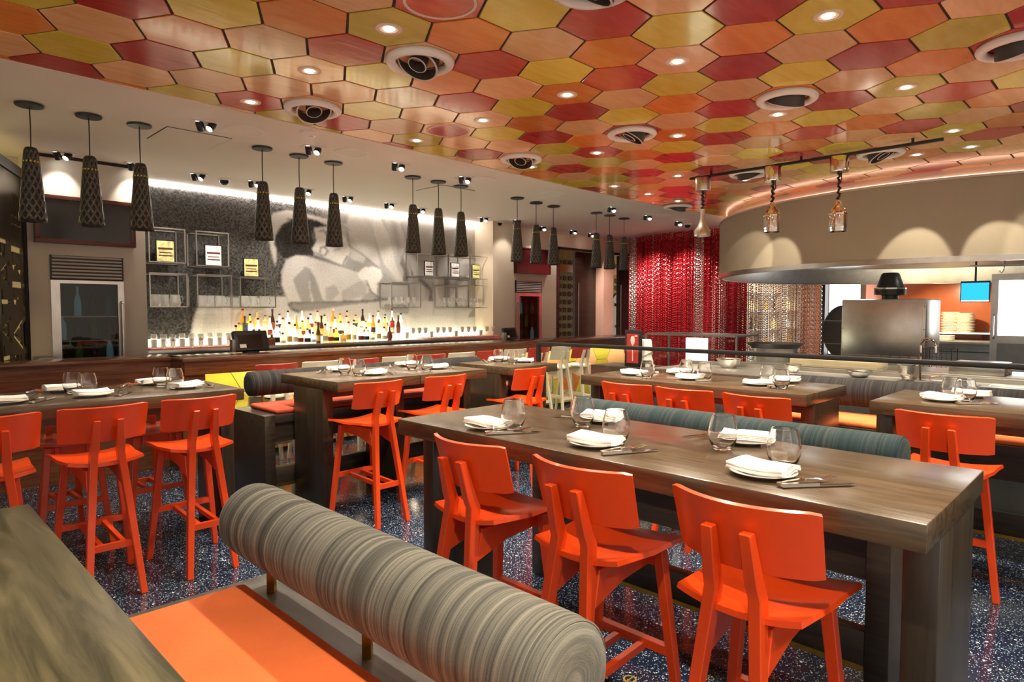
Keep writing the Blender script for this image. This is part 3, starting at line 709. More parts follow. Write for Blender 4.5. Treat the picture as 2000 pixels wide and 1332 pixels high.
def make_stool(fm, bm_, sm, group):
    t = thing('bar_stool', '', 'stool', group=group)
    def seat(u, v):
        x = (u-.5)*2; w = .185+.028*v
        return (x*w, -.205+.41*v+.012*(1-x*x)*(1 if v > .5 else -1)*abs(v-.5)*2, .738+.024*x*x-.012*(1-abs(2*v-1))+(.008*(v-.8)*-5 if v > .8 else 0))
    plate_grid(14, 10, seat, .017).build('seat', sm, t, smooth=True)
    def back(u, v):
        x = (u-.5)*2; e = max(0, abs(x)-.9)/.1
        z = .868+.197*v; z += (.005*e*e if v < .3 else 0) - (.005*e*e if v > .7 else 0)
        return (x*.216*(1+.03*(v-.5)), -.198+.08*x*x-.055*v, z)
    plate_grid(18, 6, back, .015).build('backrest', bm_, t, smooth=True)
    for s in (-1, 1):
        stack([(s*.135, -.325, 0, .033, .034), (s*.10, -.262, .42, .036, .042), (s*.066, -.206, .80, .038, .052), (s*.063, -.222, .84, .038, .05), (s*.056, -.264, .995, .034, .034)]).build('leg', fm, t, bevel=.003, seg=1)
    for s in (-1, 1):
        stack([(s*.205, .19, 0, .033, .033), (s*.135, .135, .715, .04, .04)]).build('leg', fm, t, bevel=.003, seg=1)
    for s in (-1, 1):
        MB().prism([(-.19, .715), (.16, .715), (.16, .655), (-.05, .635), (-.215, .585)], s*.075, s*.102, lambda y, z, x: (x, y, z)).build('side_rail', fm, t, bevel=.003, seg=1)
    box(-.12, .12, .115, .14, .65, .71).build('front_rail', fm, t)
    MB().beam((-.175, .165, .32), (.175, .165, .32), .032, .034, (0, 1, 0)).build('footrest', fm, t)
    MB().beam((-.11, -.272, .29), (.11, -.272, .29), .024, .036, (0, 1, 0)).build('stretcher', fm, t)
    for s in (-1, 1): MB().beam((s*.055, -.27, .292), (s*.055, .165, .312), .024, .028).build('stretcher', fm, t)
    return Proto(t)
SP = make_stool('red', 'red', 'red', 'orange-red high stools at the tables')
for n_, (x, y, nm) in enumerate([(.445, 4.33, 'cut by the left picture edge at the left table'), (.955, 4.33, 'middle of the near row at the left table'), (1.47, 4.33, 'at the right end of the left table, brightly lit')]): SP.put((x, y, 0), 0, 'orange-red wooden high stool ' + nm)
for x, nm in ((.98, 'left one'), (1.5, 'right one')): SP.put((x, 5.23, 0), PI, 'red high stool on the far side of the left table, ' + nm, (1, 1, .978))
for x, y, rz, nm in ((2.745, 4.29, .03, 'alone before the table with the wide slab leg'), (3.385, 4.27, .02, 'before the right table of the pair by the bench'), (4.37, 4.24, .03, 'at the small square table')): SP.put((x, y, 0), rz, 'orange-red wooden high stool ' + nm)
for y, nm in ((1.995, 'farthest of three at the central table'), (1.405, 'middle of three at the central table'), (.813, 'nearest the camera at the central table')): SP.put((1.937, y, 0), -PI/2, 'orange-red wooden high stool ' + nm)
for y, nm in ((2.72, 'left of three behind the teal bolster'), (2.25, 'middle of three behind the teal bolster'), (1.745, 'right of three behind the teal bolster'), (.745, 'right of the teal bolster end, at the far right table')): SP.put((4.125, y, 0), -PI/2, 'orange-red wooden high stool ' + nm)
BW = make_stool('cream_paint', 'cream_paint', 'cream_paint', 'white-framed bar stools along the bar'); BR = make_stool('cream_paint', 'stool_red', 'cream_paint', 'white-framed bar stools along the bar')
kr = kw_ = 0
for px, c in ((548,'R'),(632,'W'),(711,'R'),(779,'W'),(848,'R'),(906,'W'),(955,'R'),(1012,'W'),(1062,'R'),(1105,'W'),(1148,'R')):
    x = 2.93+.488*(kr+kw_)
    if c == 'R': BR.put((x, 6.36, 0), 0, 'white-framed bar stool with a red back, %s red one from left' % ORD[kr]); kr += 1
    else: BW.put((x, 6.36, 0), 0, 'all-white bar stool, %s white one from left along the bar' % ORD[kw_]); kw_ += 1

def make_bench(label, x, y, L, depth, rz, bmat, cmat, wood, bol=(None, None), bol_off=.11, posts=3):
    """local: long axis x, sitter faces -y, origin at the front left corner on the floor"""
    t = thing('bolster_bench', label, 'bench', (x, y, 0), rz, 'high benches with round bolsters')
    for s in (0, 1): box(s*(L-.09), s*(L-.09)+.09, 0, depth, 0, .73).build('end_slab', wood, t, bevel=.004)
    box(.09, L-.09, 0, depth, .66, .73).build('seat_frame', wood, t, bevel=.003)
    box(.09, L-.09, .02, .05, .5, .66).build('apron', wood, t)
    box(.09, L-.09, 0, .07, .14, .29).build('foot_rail', wood, t, bevel=.003)
    box(.09, L-.09, -.004, .002, .128, .15).build('brass_strip', 'brass', t)
    cu = box(.11, L-.11, .015, depth-.12, .73, .772)
    cu.build('cushion', cmat, t, bevel=.018, seg=3)
    b0 = bol[0] if bol[0] is not None else .03; b1 = bol[1] if bol[1] is not None else L-.03
    R_, yb, zb = .113, depth-bol_off, .935
    T = Matrix.Translation((b0, yb, zb)) @ Matrix.Rotation(PI/2, 4, 'Y')
    Lb = b1-b0
    pr = [(0, 0), (R_*.6, -.004), (R_*.86, .0), (R_*.965, .012), (R_, .045), (R_, Lb*.33), (R_, Lb*.66), (R_, Lb-.045), (R_*.965, Lb-.012), (R_*.86, Lb), (R_*.6, Lb+.004), (0, Lb)]
    bo = MB().lathe(pr, 40, T=T, cap=False).build('bolster', bmat, t, smooth=True)
    for s in (0, 1):
        xx = b0+.011 if s == 0 else b1-.011
        MB().tube([(xx, yb+R_*.955*math.cos(k*PI/18), zb+R_*.955*math.sin(k*PI/18)) for k in range(36)], .003, 6, closed=True).build('piping', bmat, bo)
    for k in range(posts):
        px = b0+.13+(Lb-.26)*k/(posts-1); MB().tube([(px, yb, .72), (px, yb, zb-.05)], .016, 4).build('post', 'brass', t)
    return t
# world rz=-90: local x -> -Y, local -y -> -X
make_bench('bench with an orange seat and fat grey striped bolster in the foreground', .425, 2.05, 1.62, .5, -PI/2, 'bolster_grey', 'velvet_orange', 'bench_grey', (.02, 1.345), .055, 3)
make_bench('bench with a teal striped bolster behind the central table', 2.83, 2.62, 1.93, .5, -PI/2, 'bolster_teal', 'velvet_red', 'bench_wood', (.07, 1.88), .12, 4)
make_bench('long bench with charcoal bolster and rust seat before the bar stools', 2.31, 5.12, 3.0, .66, 0, 'bolster_dark', 'velvet_red', 'bench_wood', (.13, 2.9), .05, 5)
make_bench('long bench with charcoal bolster along the glass rail at right', 5.15, 2.3, 3.2, .6, -PI/2, 'bolster_dark', 'velvet_orange', 'bench_wood', (.1, 3.1), .1, 5)

# ------------------------------------------------------------------ place settings
def glass_mesh():
    o = [(.0, .0), (.026, .0), (.030, .004), (.040, .022), (.0475, .045), (.0485, .06), (.045, .085), (.038, .112), (.0362, .117)]
    i = [(.0343, .1175), (.0358, .112), (.0428, .085), (.0463, .06), (.0453, .045), (.0378, .024), (.026, .012), (.0, .009)]
    return MB().lathe(o+i, 40, cap=False).mesh('water_glass', 'glass', smooth=True)
GM = glass_mesh()
PLm = MB().lathe([(0, .0), (.06, .0), (.066, .004), (.1, .014), (.108, .0165), (.108, .019), (.098, .0175), (.062, .008), (0, .007)], 40, cap=False).mesh('plate', 'porcelain', smooth=True)
def napkin_mesh(seed):
    r_ = random.Random(seed); b = MB()
    w, d = .2, .125
    for k in range(4):
        z0 = .0215+k*.0062; o = .003*r_.uniform(-1, 1)
        def fn(u, v, z0=z0, o=o, k=k):
            x = (u-.5)*w*(1-.012*k); y = (v-.5)*d*(1-.012*k)
            return (x+o+.01*(v-.5)*math.sin(seed), y+.006*math.sin(u*3+seed), z0+.0035*math.sin(u*4+seed)+.0025*math.sin(v*3+seed*2)+.006*max(0, u-.7)*3*math.sin(v*6+k*.5+seed))
        b2 = plate_grid(9, 6, fn, .0045); b.add(b2.v, b2.f)
    # folded edge joining the layers along one long side
    for k in (0, 2):
        pts = [(-.098+.196*q/9, -.061+.006*math.sin(q/9*3+seed), .0246+k*.0062+.0035*math.sin(q/9*4+seed)-.0025*math.sin(seed*2)*0) for q in range(10)]
        b.tube(pts, .0053, 8)
    return b.mesh('napkin', 'linen', smooth=True)
NM = [napkin_mesh(k) for k in range(5)]
def fork_mesh():
    b = MB(); b.beam((0, -.1, .008), (0, -.01, .012), .012, .006); b.beam((0, -.01, .012), (0, .035, .009), .007, .004)
    b.beam((0, .035, .009), (0, .055, .007), .022, .003)
    for k in range(4): b.beam((-.009+k*.006, .054, .007), (-.009+k*.006, .098, .012), .0032, .0025)
    return b.mesh('fork', 'chrome', bevel=.0008, seg=1)
def knife_mesh():
    b = MB(); b.beam((0, -.11, .007), (0, .0, .007), .014, .009); b.prism([(-.009, 0), (.009, 0), (.009, .09), (.002, .115), (-.009, .1)], .003, .005, lambda x, y, z: (x, y, z))
    return b.mesh('knife', 'chrome', bevel=.0008, seg=1)
FM, KM = fork_mesh(), knife_mesh()
def setting(px, py, rz, where, fork=1, n=[0]):
    p = PZ(px, py, ZT); p.x, p.y = on_table(p.x, p.y, .13); n[0] += 1; k = n[0]; jit = ((k*37) % 11-5)*.03
    Rm = Matrix.Rotation(rz, 4, 'Z')
    def put(nm, me, off, z, r, label, cat, grp):
        o = link(nm, me); q = Rm @ Vector((*off, 0)); o.location = (*on_table(p.x+q.x, p.y+q.y, .1), z); o.rotation_euler = (0, 0, rz+r); tag(o, label, cat, grp)
        if nm in ('fork', 'table_knife'): o.scale = (1.2, 1.12, 1.3)
        return o
    put('side_plate', PLm, (0, 0), ZT, 0, 'small white plate under a napkin, ' + where, 'plate', 'plates on the high tables')
    put('napkin', NM[k % 5], (0, 0), ZT+.0, jit*1.5+.1, 'folded white napkin, ' + where, 'napkin', 'napkins on the high tables')
    if fork:
        put('fork', FM, (.145, -.01), ZT, -.35+jit, 'steel fork, ' + where, 'fork', 'forks on the high tables')
        put('table_knife', KM, (.185, -.02), ZT, -.55+jit, 'steel knife, ' + where, 'knife', 'knives on the high tables')
def tumbler(px, py, where):
    p = PZ(px, py, ZT); p.x, p.y = on_table(p.x, p.y, .06); o = link('water_glass', GM); o.location = (p.x, p.y, ZT+.0003); o.rotation_euler = (0, 0, px*.1); o.scale = (1.19, 1.19, 1.19)
    tag(o, 'clear stemless glass, ' + where, 'glass', 'stemless glasses on the high tables')
R_, Lf = -PI/2, PI/2
CT, LT, T2, T3, RT, RE = 'central table', 'left table', 'paired tables', 'small square table', 'right long table', 'right edge table'
for a in ((953, 836, R_, 'far end of the near side of the central table'), (1163, 870, R_, 'middle of the near side of the central table'), (1490, 928, R_, 'nearest the camera on the central table'),
          (1182, 822, Lf, 'bench side of the central table, left place'), (1463, 862, Lf, 'bench side of the central table, right place'),
          (12, 788, 0, 'at the left picture edge on the left table'), (181, 774, 0, 'near side of the left table, middle place'), (363, 758, 0, 'near side of the left table, right place'), (115, 762, PI, 'bar side of the left table, left place'), (288, 748, PI, 'bar side of the left table, right place'),
          (652, 723, PI, 'bench side of the paired tables, left place'), (780, 713, PI, 'bench side of the paired tables, right place'), (730, 732, 0, 'near side of the paired tables, left place'), (852, 720, 0, 'near side of the paired tables, right place'),
          (951, 703, PI, 'bench side of the small square table'), (1026, 707, 0, 'near side of the small square table'),
          (1238, 732, R_, 'stool side of the right long table, left place'), (1348, 741, R_, 'stool side of the right long table, middle place'), (1480, 752, R_, 'stool side of the right long table, right place'), (1362, 726, Lf, 'bench side of the right long table, left place'), (1546, 744, Lf, 'bench side of the right long table, right place'),
          (1840, 783, R_, 'stool side of the right edge table'), (1905, 771, Lf, 'bench side of the right edge table')): setting(*a)
for a in ((1003, 838, 'by the left end of the central table'), (1138, 833, 'second from left on the central table'), (1203, 866, 'in the middle of the central table'), (1411, 878, 'second from right on the central table'), (1530, 914, 'nearest the camera on the central table'),
          (142, 768, 'larger of the left pair on the left table'), (171, 770, 'smaller of the left pair on the left table'), (315, 755, 'left of the right pair on the left table'), (342, 758, 'right of the right pair on the left table'),
          (673, 731, 'first from left on the paired tables'), (701, 734, 'second from left on the paired tables'), (804, 722, 'third from left on the paired tables'), (834, 725, 'fourth from left on the paired tables'),
          (974, 708, 'left one on the small square table'), (1001, 711, 'right one on the small square table'),
          (1264, 738, 'alone near the left end of the right long table'), (1340, 735, 'left of the middle pair on the right long table'), (1376, 743, 'right of the middle pair on the right long table'), (1499, 751, 'left of the right pair on the right long table'), (1526, 759, 'right of the right pair on the right long table'),
          (1859, 781, 'left one on the right edge table'), (1885, 785, 'right one on the right edge table')): tumbler(*a)
# ================================================================== BAR
M['tileL'] = tile_mat('lime_glaze', (.62, .55, .06), (.72, .64, .1)); M['tileB'] = tile_mat('brown_glaze', (.16, .05, .03), (.2, .07, .05)); M['tileC'] = tile_mat('cream_glaze', (.68, .5, .22), (.75, .58, .3))
ZB = 1.13
bar = thing('bar_counter', 'long mahogany bar counter faced with coloured hexagon panels', 'bar counter', (6, 6.9, 0))
def B(b): 
    for k in range(len(b.v)): b.v[k] = (b.v[k][0]-6, b.v[k][1]-6.9, b.v[k][2])
    return b
B(box(2.2, 10.3, 6.65, 7.25, ZB-.04, ZB)).build('counter_top', 'bar_wood', bar, bevel=.006)
B(box(-2.97, 2.28, 6.98, 7.5, ZB-.04, ZB)).build('counter_top', 'bar_wood', bar, bevel=.006)
B(box(2.22, 10.28, 6.67, 6.72, .96, ZB-.04)).build('fascia', 'bar_wood', bar)
B(box(-2.97, 2.25, 7.0, 7.05, .82, ZB-.04)).build('fascia', 'bar_wood', bar)
B(box(-2.97, 2.25, 6.96, 7.06, .79, .82)).build('ledge', 'bar_wood', bar)
B(box(-2.97, 2.25, 7.1, 7.4, 0, .8)).build('base', 'bar_wood', bar)
B(box(2.2, 2.42, 6.69, 7.2, 0, ZB-.04)).build('pilaster', 'bar_wood', bar)
B(box(2.42, 10.25, 6.97, 7.2, 0, ZB-.04)).build('base', 'joint', bar)
B(box(2.45, 10.2, 6.74, 6.78, .955, .975)).build('under_counter_light', emis('under_bar_glow', (1, .85, .6), 11), bar)
hs = .30; pats = 'YORPYLBCOYPL'
for i in range(-1, 18):
    for j in range(-1, 4):
        cx = 2.6+1.5*hs*i; cz = .2+math.sqrt(3)*hs*(j+(.5 if i % 2 else 0))
        poly = [(cx+(hs-.004)*math.cos(k*PI/3), cz+(hs-.004)*math.sin(k*PI/3)) for k in range(6)]
        for ax, lim, sg in ((0, 2.43, 1), (0, 10.22, -1), (1, .05, 1), (1, .955, -1)):
            ins = lambda P: (P[ax]-lim)*sg > 0
            cut = lambda a, e: tuple(a[q]+(e[q]-a[q])*(lim-a[ax])/(e[ax]-a[ax]) for q in (0, 1))
            poly = clip_poly(poly, ins, cut)
            if len(poly) < 3: break
        if len(poly) < 3: continue
        B(MB().prism(poly, 6.955, 6.97, lambda x, z, y: (x, y, z))).build('panel', 'tile'+random.Random(i*7+j*13).choice(pats), bar)

# back bar
bb = thing('back_bar', 'steel-edged back bar with lit bottle steps under the mosaic', 'back bar', (5.7, 8.8, 0))
def BB(b):
    for k in range(len(b.v)): b.v[k] = (b.v[k][0]-5.7, b.v[k][1]-8.8, b.v[k][2])
    return b
BB(box(2.4, a_col-.02, 8.42, 9.19, 1.05, 1.12)).build('counter_edge', 'steel', bb, bevel=.004)
BB(box(2.4, a_col-.02, 8.6, 9.19, 0, 1.05)).build('cabinet', 'steel_dark', bb)
for k in range(6): BB(box(3.4+k*.95, 3.43+k*.95, 8.575, 8.6, .2, 1.04)).build('divider', 'black', bb)
for bx, lb in ((box(3.72, 6.6, 8.76, 8.955, 1.12, 1.21), 'glowing low step under the middle bottle row'), (box(3.72, 6.6, 8.96, 9.19, 1.12, 1.31), 'glowing tall step under the back bottle row'),
               (box(2.42, 3.66, 8.95, 9.19, 1.12, 1.22), 'glowing step behind the glasses at the left end'), (box(6.66, a_col-.04, 8.95, 9.19, 1.12, 1.24), 'glowing step behind the glasses at the right end')):
    tag(bx.build('lit_step', 'shelf_glow'), lb, 'lit step', 'lit steps on the back bar')
tag(box(2.45, 3.66, 8.45, 8.94, 1.12, 1.135).build('bar_mat', plain('pink_bar_mat', (.75, .25, .2), .6)), 'long pink bar mat under the glasses at the left end', 'bar mat', 'bar mats')
tag(box(6.66, a_col-.05, 8.45, 8.94, 1.12, 1.135).build('bar_mat', bpy.data.materials['pink_bar_mat']), 'long pink bar mat under the glasses at the right end', 'bar mat', 'bar mats')
# bottles
BG = {k: plain('bottle_'+k, c, .06, coat=.3, em=c, es=e, var=.08) for k, c, e in (('amber', (.62, .24, .02), .35), ('gold', (.78, .5, .06), .45), ('clear', (.8, .8, .72), .25), ('green', (.07, .13, .03), .05), ('blue', (.05, .07, .5), .15), ('brown', (.09, .035, .015), .03), ('red', (.4, .03, .02), .1), ('teal', (.2, .34, .4), .1), ('honey', (.75, .42, .16), .3), ('pale', (.82, .7, .35), .4))}  # emission stands in for the lit steps shining through the bottles
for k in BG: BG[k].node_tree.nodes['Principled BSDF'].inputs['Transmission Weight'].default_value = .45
CAPS = [plain('cap_black', (.02, .02, .02), .4), plain('cap_gold', (.5, .36, .1), .3, metal=.8), plain('cap_red', (.35, .03, .03), .4), plain('cap_white', (.7, .68, .62), .5), plain('cap_navy', (.04, .05, .14), .4)]
LABS = [plain('label_cream', (.82, .76, .58), .7, var=.12, vscale=60), plain('label_white', (.85, .84, .8), .7, var=.12, vscale=60), plain('label_maroon', (.25, .05, .03), .7, var=.2, vscale=50), plain('label_yellow', (.8, .6, .15), .7, var=.15, vscale=60), plain('label_black', (.03, .03, .03), .7, var=.3, vscale=60)]
BP = [([(0,0),(.036,0),(.038,.006),(.038,.17),(.03,.2),(.014,.225),(.013,.29),(.015,.292),(.015,.3),(0,.3)], .3),
      ([(0,0),(.042,0),(.045,.008),(.045,.13),(.04,.155),(.016,.18),(.015,.215),(.017,.22),(.017,.228),(0,.228)], .228),
      ([(0,0),(.033,0),(.035,.006),(.036,.14),(.026,.2),(.013,.25),(.013,.32),(.0145,.33),(0,.33)], .33),
      ([(0,0),(.03,0),(.036,.02),(.044,.09),(.036,.14),(.015,.17),(.013,.24),(0,.25)], .25),
      ([(0,0),(.045,0),(.047,.006),(.047,.1),(.045,.12),(.017,.13),(.016,.165),(0,.165)], .165)]
BMESH = {}
def bottle(p, kind, gl, cap, lab, label, tall=1.0):
    t = thing('bottle', label, 'bottle', p, 0, 'bottles on the back bar')
    key = (kind, gl, cap, lab)
    if key not in BMESH:
        pr, h = BP[kind]
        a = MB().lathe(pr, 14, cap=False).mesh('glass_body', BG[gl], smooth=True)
        c = MB().lathe([(0, h-.004), (.0165, h-.004), (.0165, h+.022), (.013, h+.028), (0, h+.028)], 12, cap=False).mesh('cap', CAPS[cap], smooth=True)
        rr = max(q[0] for q in pr)+.0008; lh = h*.28
        d = MB()
        vs = []; fs = []
        for k in range(9):
            an = -PI/2-1.25+k*2.5/8
            vs += [(rr*math.cos(an), rr*math.sin(an), h*.12), (rr*math.cos(an), rr*math.sin(an), h*.12+lh)]
        for k in range(8): fs.append((2*k, 2*k+2, 2*k+3, 2*k+1))
        d.add(vs, fs); d = d.mesh('label', LABS[lab], smooth=True)
        BMESH[key] = (a, c, d)
    a, c, d = BMESH[key]
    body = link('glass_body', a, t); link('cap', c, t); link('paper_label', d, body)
    t.rotation_euler = (0, 0, -.45); t.scale = (1, 1, tall)
gkeys = ['clear', 'gold', 'clear', 'honey', 'pale', 'clear', 'amber', 'pale', 'honey', 'clear', 'brown', 'pale']
first = {0: ('honey', 0), 1: ('gold', 2), 2: ('blue', 2), 3: ('clear', 1), 4: ('clear', 1), 5: ('brown', 4), 6: ('brown', 4), 7: ('clear', 0)}
for row, (yy, zz, x0, x1, nb) in enumerate(((8.58, 1.12, 460, 762, 27), (8.86, 1.21, 466, 778, 26), (9.07, 1.31, 474, 782, 22))):
    for k in range(nb):
        px = x0+(x1-x0)*k/(nb-1); p = PY(px, 650, yy); p.z = zz; p.y += .03*((k*7) % 3-1)*.5
        if row == 0:
            gl, kd = first.get(k, (gkeys[(k*5) % 12], (k*3) % 5))
            if k == 25: gl, kd = 'clear', 1
        else: gl, kd = gkeys[(k*7+row*3) % 12], (k*5+row) % 4
        if row == 1 and k == 1: gl, kd = 'green', 2
        if row == 1 and k in (24,): gl, kd = 'red', 0
        bottle(p, kd, gl, (k*3+row) % 5, (k*2+row*2) % 5, '%s bottle on the back bar, %s row, %s from left' % (gl if gl != 'clear' else 'clear glass', ['front', 'middle', 'back'][row], ORD[k]), .86)
# bar glasses
gs = MB().lathe([(0, 0), (.03, 0), (.03, .003), (.004, .008), (.004, .075), (.03, .09), (.038, .12), (.034, .165), (.0325, .165), (.036, .12), (.028, .093), (0, .082)], 12, cap=False).mesh('wine_glass', 'glass_bar', smooth=True)
gt = MB().lathe([(0, 0), (.03, 0), (.036, .1), (.0345, .1), (.029, .006), (0, .006)], 12, cap=False).mesh('tumbler', 'glass_bar', smooth=True)
def bar_glass(me, p, where):
    o = link('bar_glass', me); o.location = p; tag(o, where, 'glass', 'bar glasses on the back bar')
for k in range(30):
    px = 282+165*(k % 10)/9; row = k//10; p = PY(px, 650, 8.52+.16*row); p.z = 1.1355; bar_glass(gt if k % 3 else gs, p, 'small clear glass at the left end of the back bar, %s row, %s from left' % (['front', 'middle', 'back'][row], ORD[k % 10]))
for k in range(48):
    px = 795+180*(k % 16)/15; row = k//16; p = PY(px, 650, 8.52+.16*row); p.z = 1.1355
    if p.x > a_col-.1: continue
    bar_glass(gs if k % 4 else gt, p, 'small clear glass at the right end of the back bar, %s row, %s from left' % (['front', 'middle', 'back'][row], ORD[k % 16]))
# wall boxes with jugs, cards and glasses
def bars(b, x0, x1, y0, y1, z0, z1, r=.007):
    for y in (y0, y1):
        for z in (z0, z1): b.box(x0, x1, y-r, y+r, z-r, z+r)
        for x in (x0, x1): b.box(x-r, x+r, y-r, y+r, z0, z1)
    for x in (x0, x1):
        for z in (z0, z1): b.box(x-r, x+r, y0, y1, z-r, z+r)
def rect(p0, p1, Y):
    a, b = PY(*p0, Y), PY(*p1, Y); return min(a.x, b.x), max(a.x, b.x), min(a.z, b.z), max(a.z, b.z)
jug = MB().lathe([(0, 0), (.055, 0), (.062, .01), (.066, .07), (.058, .13), (.062, .15), (.059, .15), (.054, .13), (.062, .07), (.055, .012), (0, .008)], 18, cap=False).mesh('glass_bowl', 'glass_bar', smooth=True)
jh = MB().tube([(.058, 0, .125), (.09, 0, .13), (.105, 0, .09), (.09, 0, .045), (.062, 0, .04)], .007, 8).mesh('handle', 'glass_bar', smooth=True)
jn = 0
def put_jug(p, where, rz):
    global jn
    t = thing('glass_jug', where, 'jug', p, rz, 'glass jugs in the wall boxes'); link('glass_bowl', jug, t); link('handle', jh, t)
def card(p, w, h, mat, label, tilt=0):
    t = thing('display_card', label, 'display card', p, -.05, 'lit cards in the wall boxes')
    box(-w/2-.012, w/2+.012, 0, .02, 0, h+.024).build('frame', 'black', t); box(-w/2, w/2, -.004, 0, .012, h+.012).build('printed_face', mat, t)
    f = MB().box(-w/2*.85, w/2*.85, -.0055, -.004, h*.62, h*.72).box(-w/2*.7, w/2*.7, -.0055, -.004, h*.45, h*.5).box(-w/2*.8, w/2*.8, -.0055, -.004, h*.3, h*.36); f.build('printed_lines', 'cap_p' if False else M['mahogany'], t)
    MB().box(-.03, .03, -.02, .04, -.0, .006).build('foot', 'black', t)
boxes = [((290, 443), (362, 514), 'upper left'), ((383, 451), (447, 521), 'upper right'), ((292, 533), (366, 599), 'lower left'), ((385, 536), (453, 600), 'lower middle'), ((469, 541), (538, 600), 'lower right')]
YF = 8.86
for k, (a, b_, nm) in enumerate(boxes):
    x0, x1, z0, z1 = rect(a, b_, YF)
    t = thing('wall_box', 'open glass and steel wall box, %s of the left group' % nm, 'wall box', ((x0+x1)/2, 9.03, z0), 0, 'open wall boxes')
    cx = (x0+x1)/2; w = (x1-x0)/2; b = MB(); bars(b, -w, w, YF-9.03, 9.19-9.03, 0, z1-z0); b.build('frame', 'steel', t)
    for s in (-1, 1): box(s*w-.002, s*w+.002, YF-9.03+.01, .15, .01, z1-z0-.01).build('glass_side', 'pane', t)
    box(-w, w, YF-9.03, .16, -.004, .004).build('glass_shelf', 'pane', t)
    if k < 2: card(Vector((cx+(.02 if k == 0 else .06), 9.0, z0+.008)), .2, .26, M['print_y'] if k == 0 else M['print_w'], ['yellow printed card in the upper left wall box', 'pale printed card in the upper right wall box'][k])
    else:
        for q in range(3): put_jug(Vector((cx-w+.1+q*(2*w-.2)/2, 9.0+.04*(q % 2), z0+.006)), 'clear glass jug in the %s box, %s' % (nm, ['left', 'middle', 'right'][q]), -.4+q*.3)
        if k == 4: card(Vector((cx-.03, 9.0, z1+.012)), .19, .24, M['print_y'], 'printed card standing on top of the lower right wall box')
rb = [((815, 492), (876, 541), 'top left'), ((876, 496), (918, 543), 'top middle'), ((918, 500), (958, 546), 'top right'), ((764, 551), (822, 600), 'bottom left'), ((872, 557), (915, 600), 'bottom middle'), ((915, 557), (958, 601), 'bottom right')]
for k, (a, b_, nm) in enumerate(rb):
    x0, x1, z0, z1 = rect(a, b_, YF)
    t = thing('wall_box', 'open glass and steel wall box, %s of the right group' % nm, 'wall box', ((x0+x1)/2, 9.03, z0), 0, 'open wall boxes')
    w = (x1-x0)/2; cx = (x0+x1)/2; b = MB(); bars(b, -w+.008, w-.008, YF-9.03, .16, 0, z1-z0, .006); b.build('frame', 'steel', t)
    box(-w, w, YF-9.03, .16, -.004, .004).build('glass_shelf', 'pane', t)
    if k < 3: card(Vector((cx+.02, 9.0, z0+.008)), .17, .24, M['print_w'] if k < 2 else M['print_y'], 'printed card in the %s box of the right group' % nm)
    else:
        for q in range(5):
            o = link('bar_glass', gs); o.location = (cx-w+.06+q*(2*w-.12)/4, 8.98, z0+.006); tag(o, 'stemmed glass in the %s box of the right group, %s from left' % (nm, ORD[q]), 'glass', 'stemmed glasses in wall boxes')

# ------------------------------------------------------------------ fridges and screens
def fridge(label, p0, p1, gp0, gp1, gz, Y, hside, warm):
    x0, x1, z0, z1 = rect(p0, p1, Y); z0 = .06
    t = thing('glass_door_fridge', label, 'fridge', ((x0+x1)/2, Y+.3, 0)); cx = (x0+x1)/2
    def L(b):
        for k in range(len(b.v)): b.v[k] = (b.v[k][0]-cx, b.v[k][1]-Y-.3, b.v[k][2])
        return b
    zg = PY((p0[0]+p1[0])/2, gz, Y).z; n = 7
    L(MB().box(x0, x1, Y+.02, Y+.03, zg, z1).box(x0, x0+.015, Y, Y+.03, zg, z1).box(x1-.015, x1, Y, Y+.03, zg, z1)).build('grille_back', 'black', t)
    for k in range(n):
        za = zg+(z1-zg)*(k+.2)/n; zb2 = zg+(z1-zg)*(k+.82)/n
        L(MB().prism([(Y+.02, za), (Y-.008, za+.004), (Y+.004, zb2), (Y+.02, zb2)], x0+.016, x1-.016, lambda y, z, x: (x, y, z))).build('grille_slat', M.setdefault('grille', plain('grille_metal', (.6, .57, .52), .4, metal=.3)), t)
    a0, a1, b0, b1 = rect(gp0, gp1, Y); b0 = .35
    dm = MB().box(x0, x1, Y, Y+.05, b1, zg-.012).box(x0, x1, Y, Y+.05, z0, b0).box(x0, a0, Y, Y+.05, b0, b1).box(a1, x1, Y, Y+.05, b0, b1)
    door = L(dm).build('door', 'steel', t)
    L(box(a0, a1, Y+.02, Y+.026, b0, b1)).build('door_glass', 'pane_dark', door)
    hx = x1-.03 if hside > 0 else x0+.03
    zt = PY(240 if hside > 0 else 1012, 590, Y).z
    L(MB().tube([(hx, Y-.005, .5), (hx, Y-.05, .52), (hx, Y-.05, zt-.02), (hx, Y-.005, zt)], .014, 8)).build('handle', 'steel', door)
    ins = plain('fridge_inside_'+str(int(x0*10)), (.22, .19, .11) if warm else (.2, .12, .07), .5)
    L(MB().box(x0+.02, x1-.02, Y+.28, Y+.29, z0, z1-.02).box(x0+.02, x0+.03, Y+.05, Y+.28, z0, z1-.02).box(x1-.03, x1-.02, Y+.05, Y+.28, z0, z1-.02)).build('cabinet', ins, t)
    for k in range(5):
        zz = .45+k*(b1-.55)/5; L(box(x0+.03, x1-.03, Y+.06, Y+.28, zz, zz+.012)).build('shelf', 'steel' if warm else 'tileB', t)
        for q in range(4):
            xx = x0+.12+q*(x1-x0-.24)/3
            bt = MB().lathe(BP[(q+k) % 3][0], 10, (xx, Y+.16, zz+.013), cap=False)
            lb = tag(bt.build('bottle', BG[['brown', 'green', 'brown', 'teal'][(k+q*3) % 4]], None, smooth=True), 'bottle inside the %s, shelf %s from the floor, %s from left' % ('left fridge' if warm else 'wine fridge', ORD[k], ORD[q]), 'bottle', 'bottles inside the fridges')
    return t
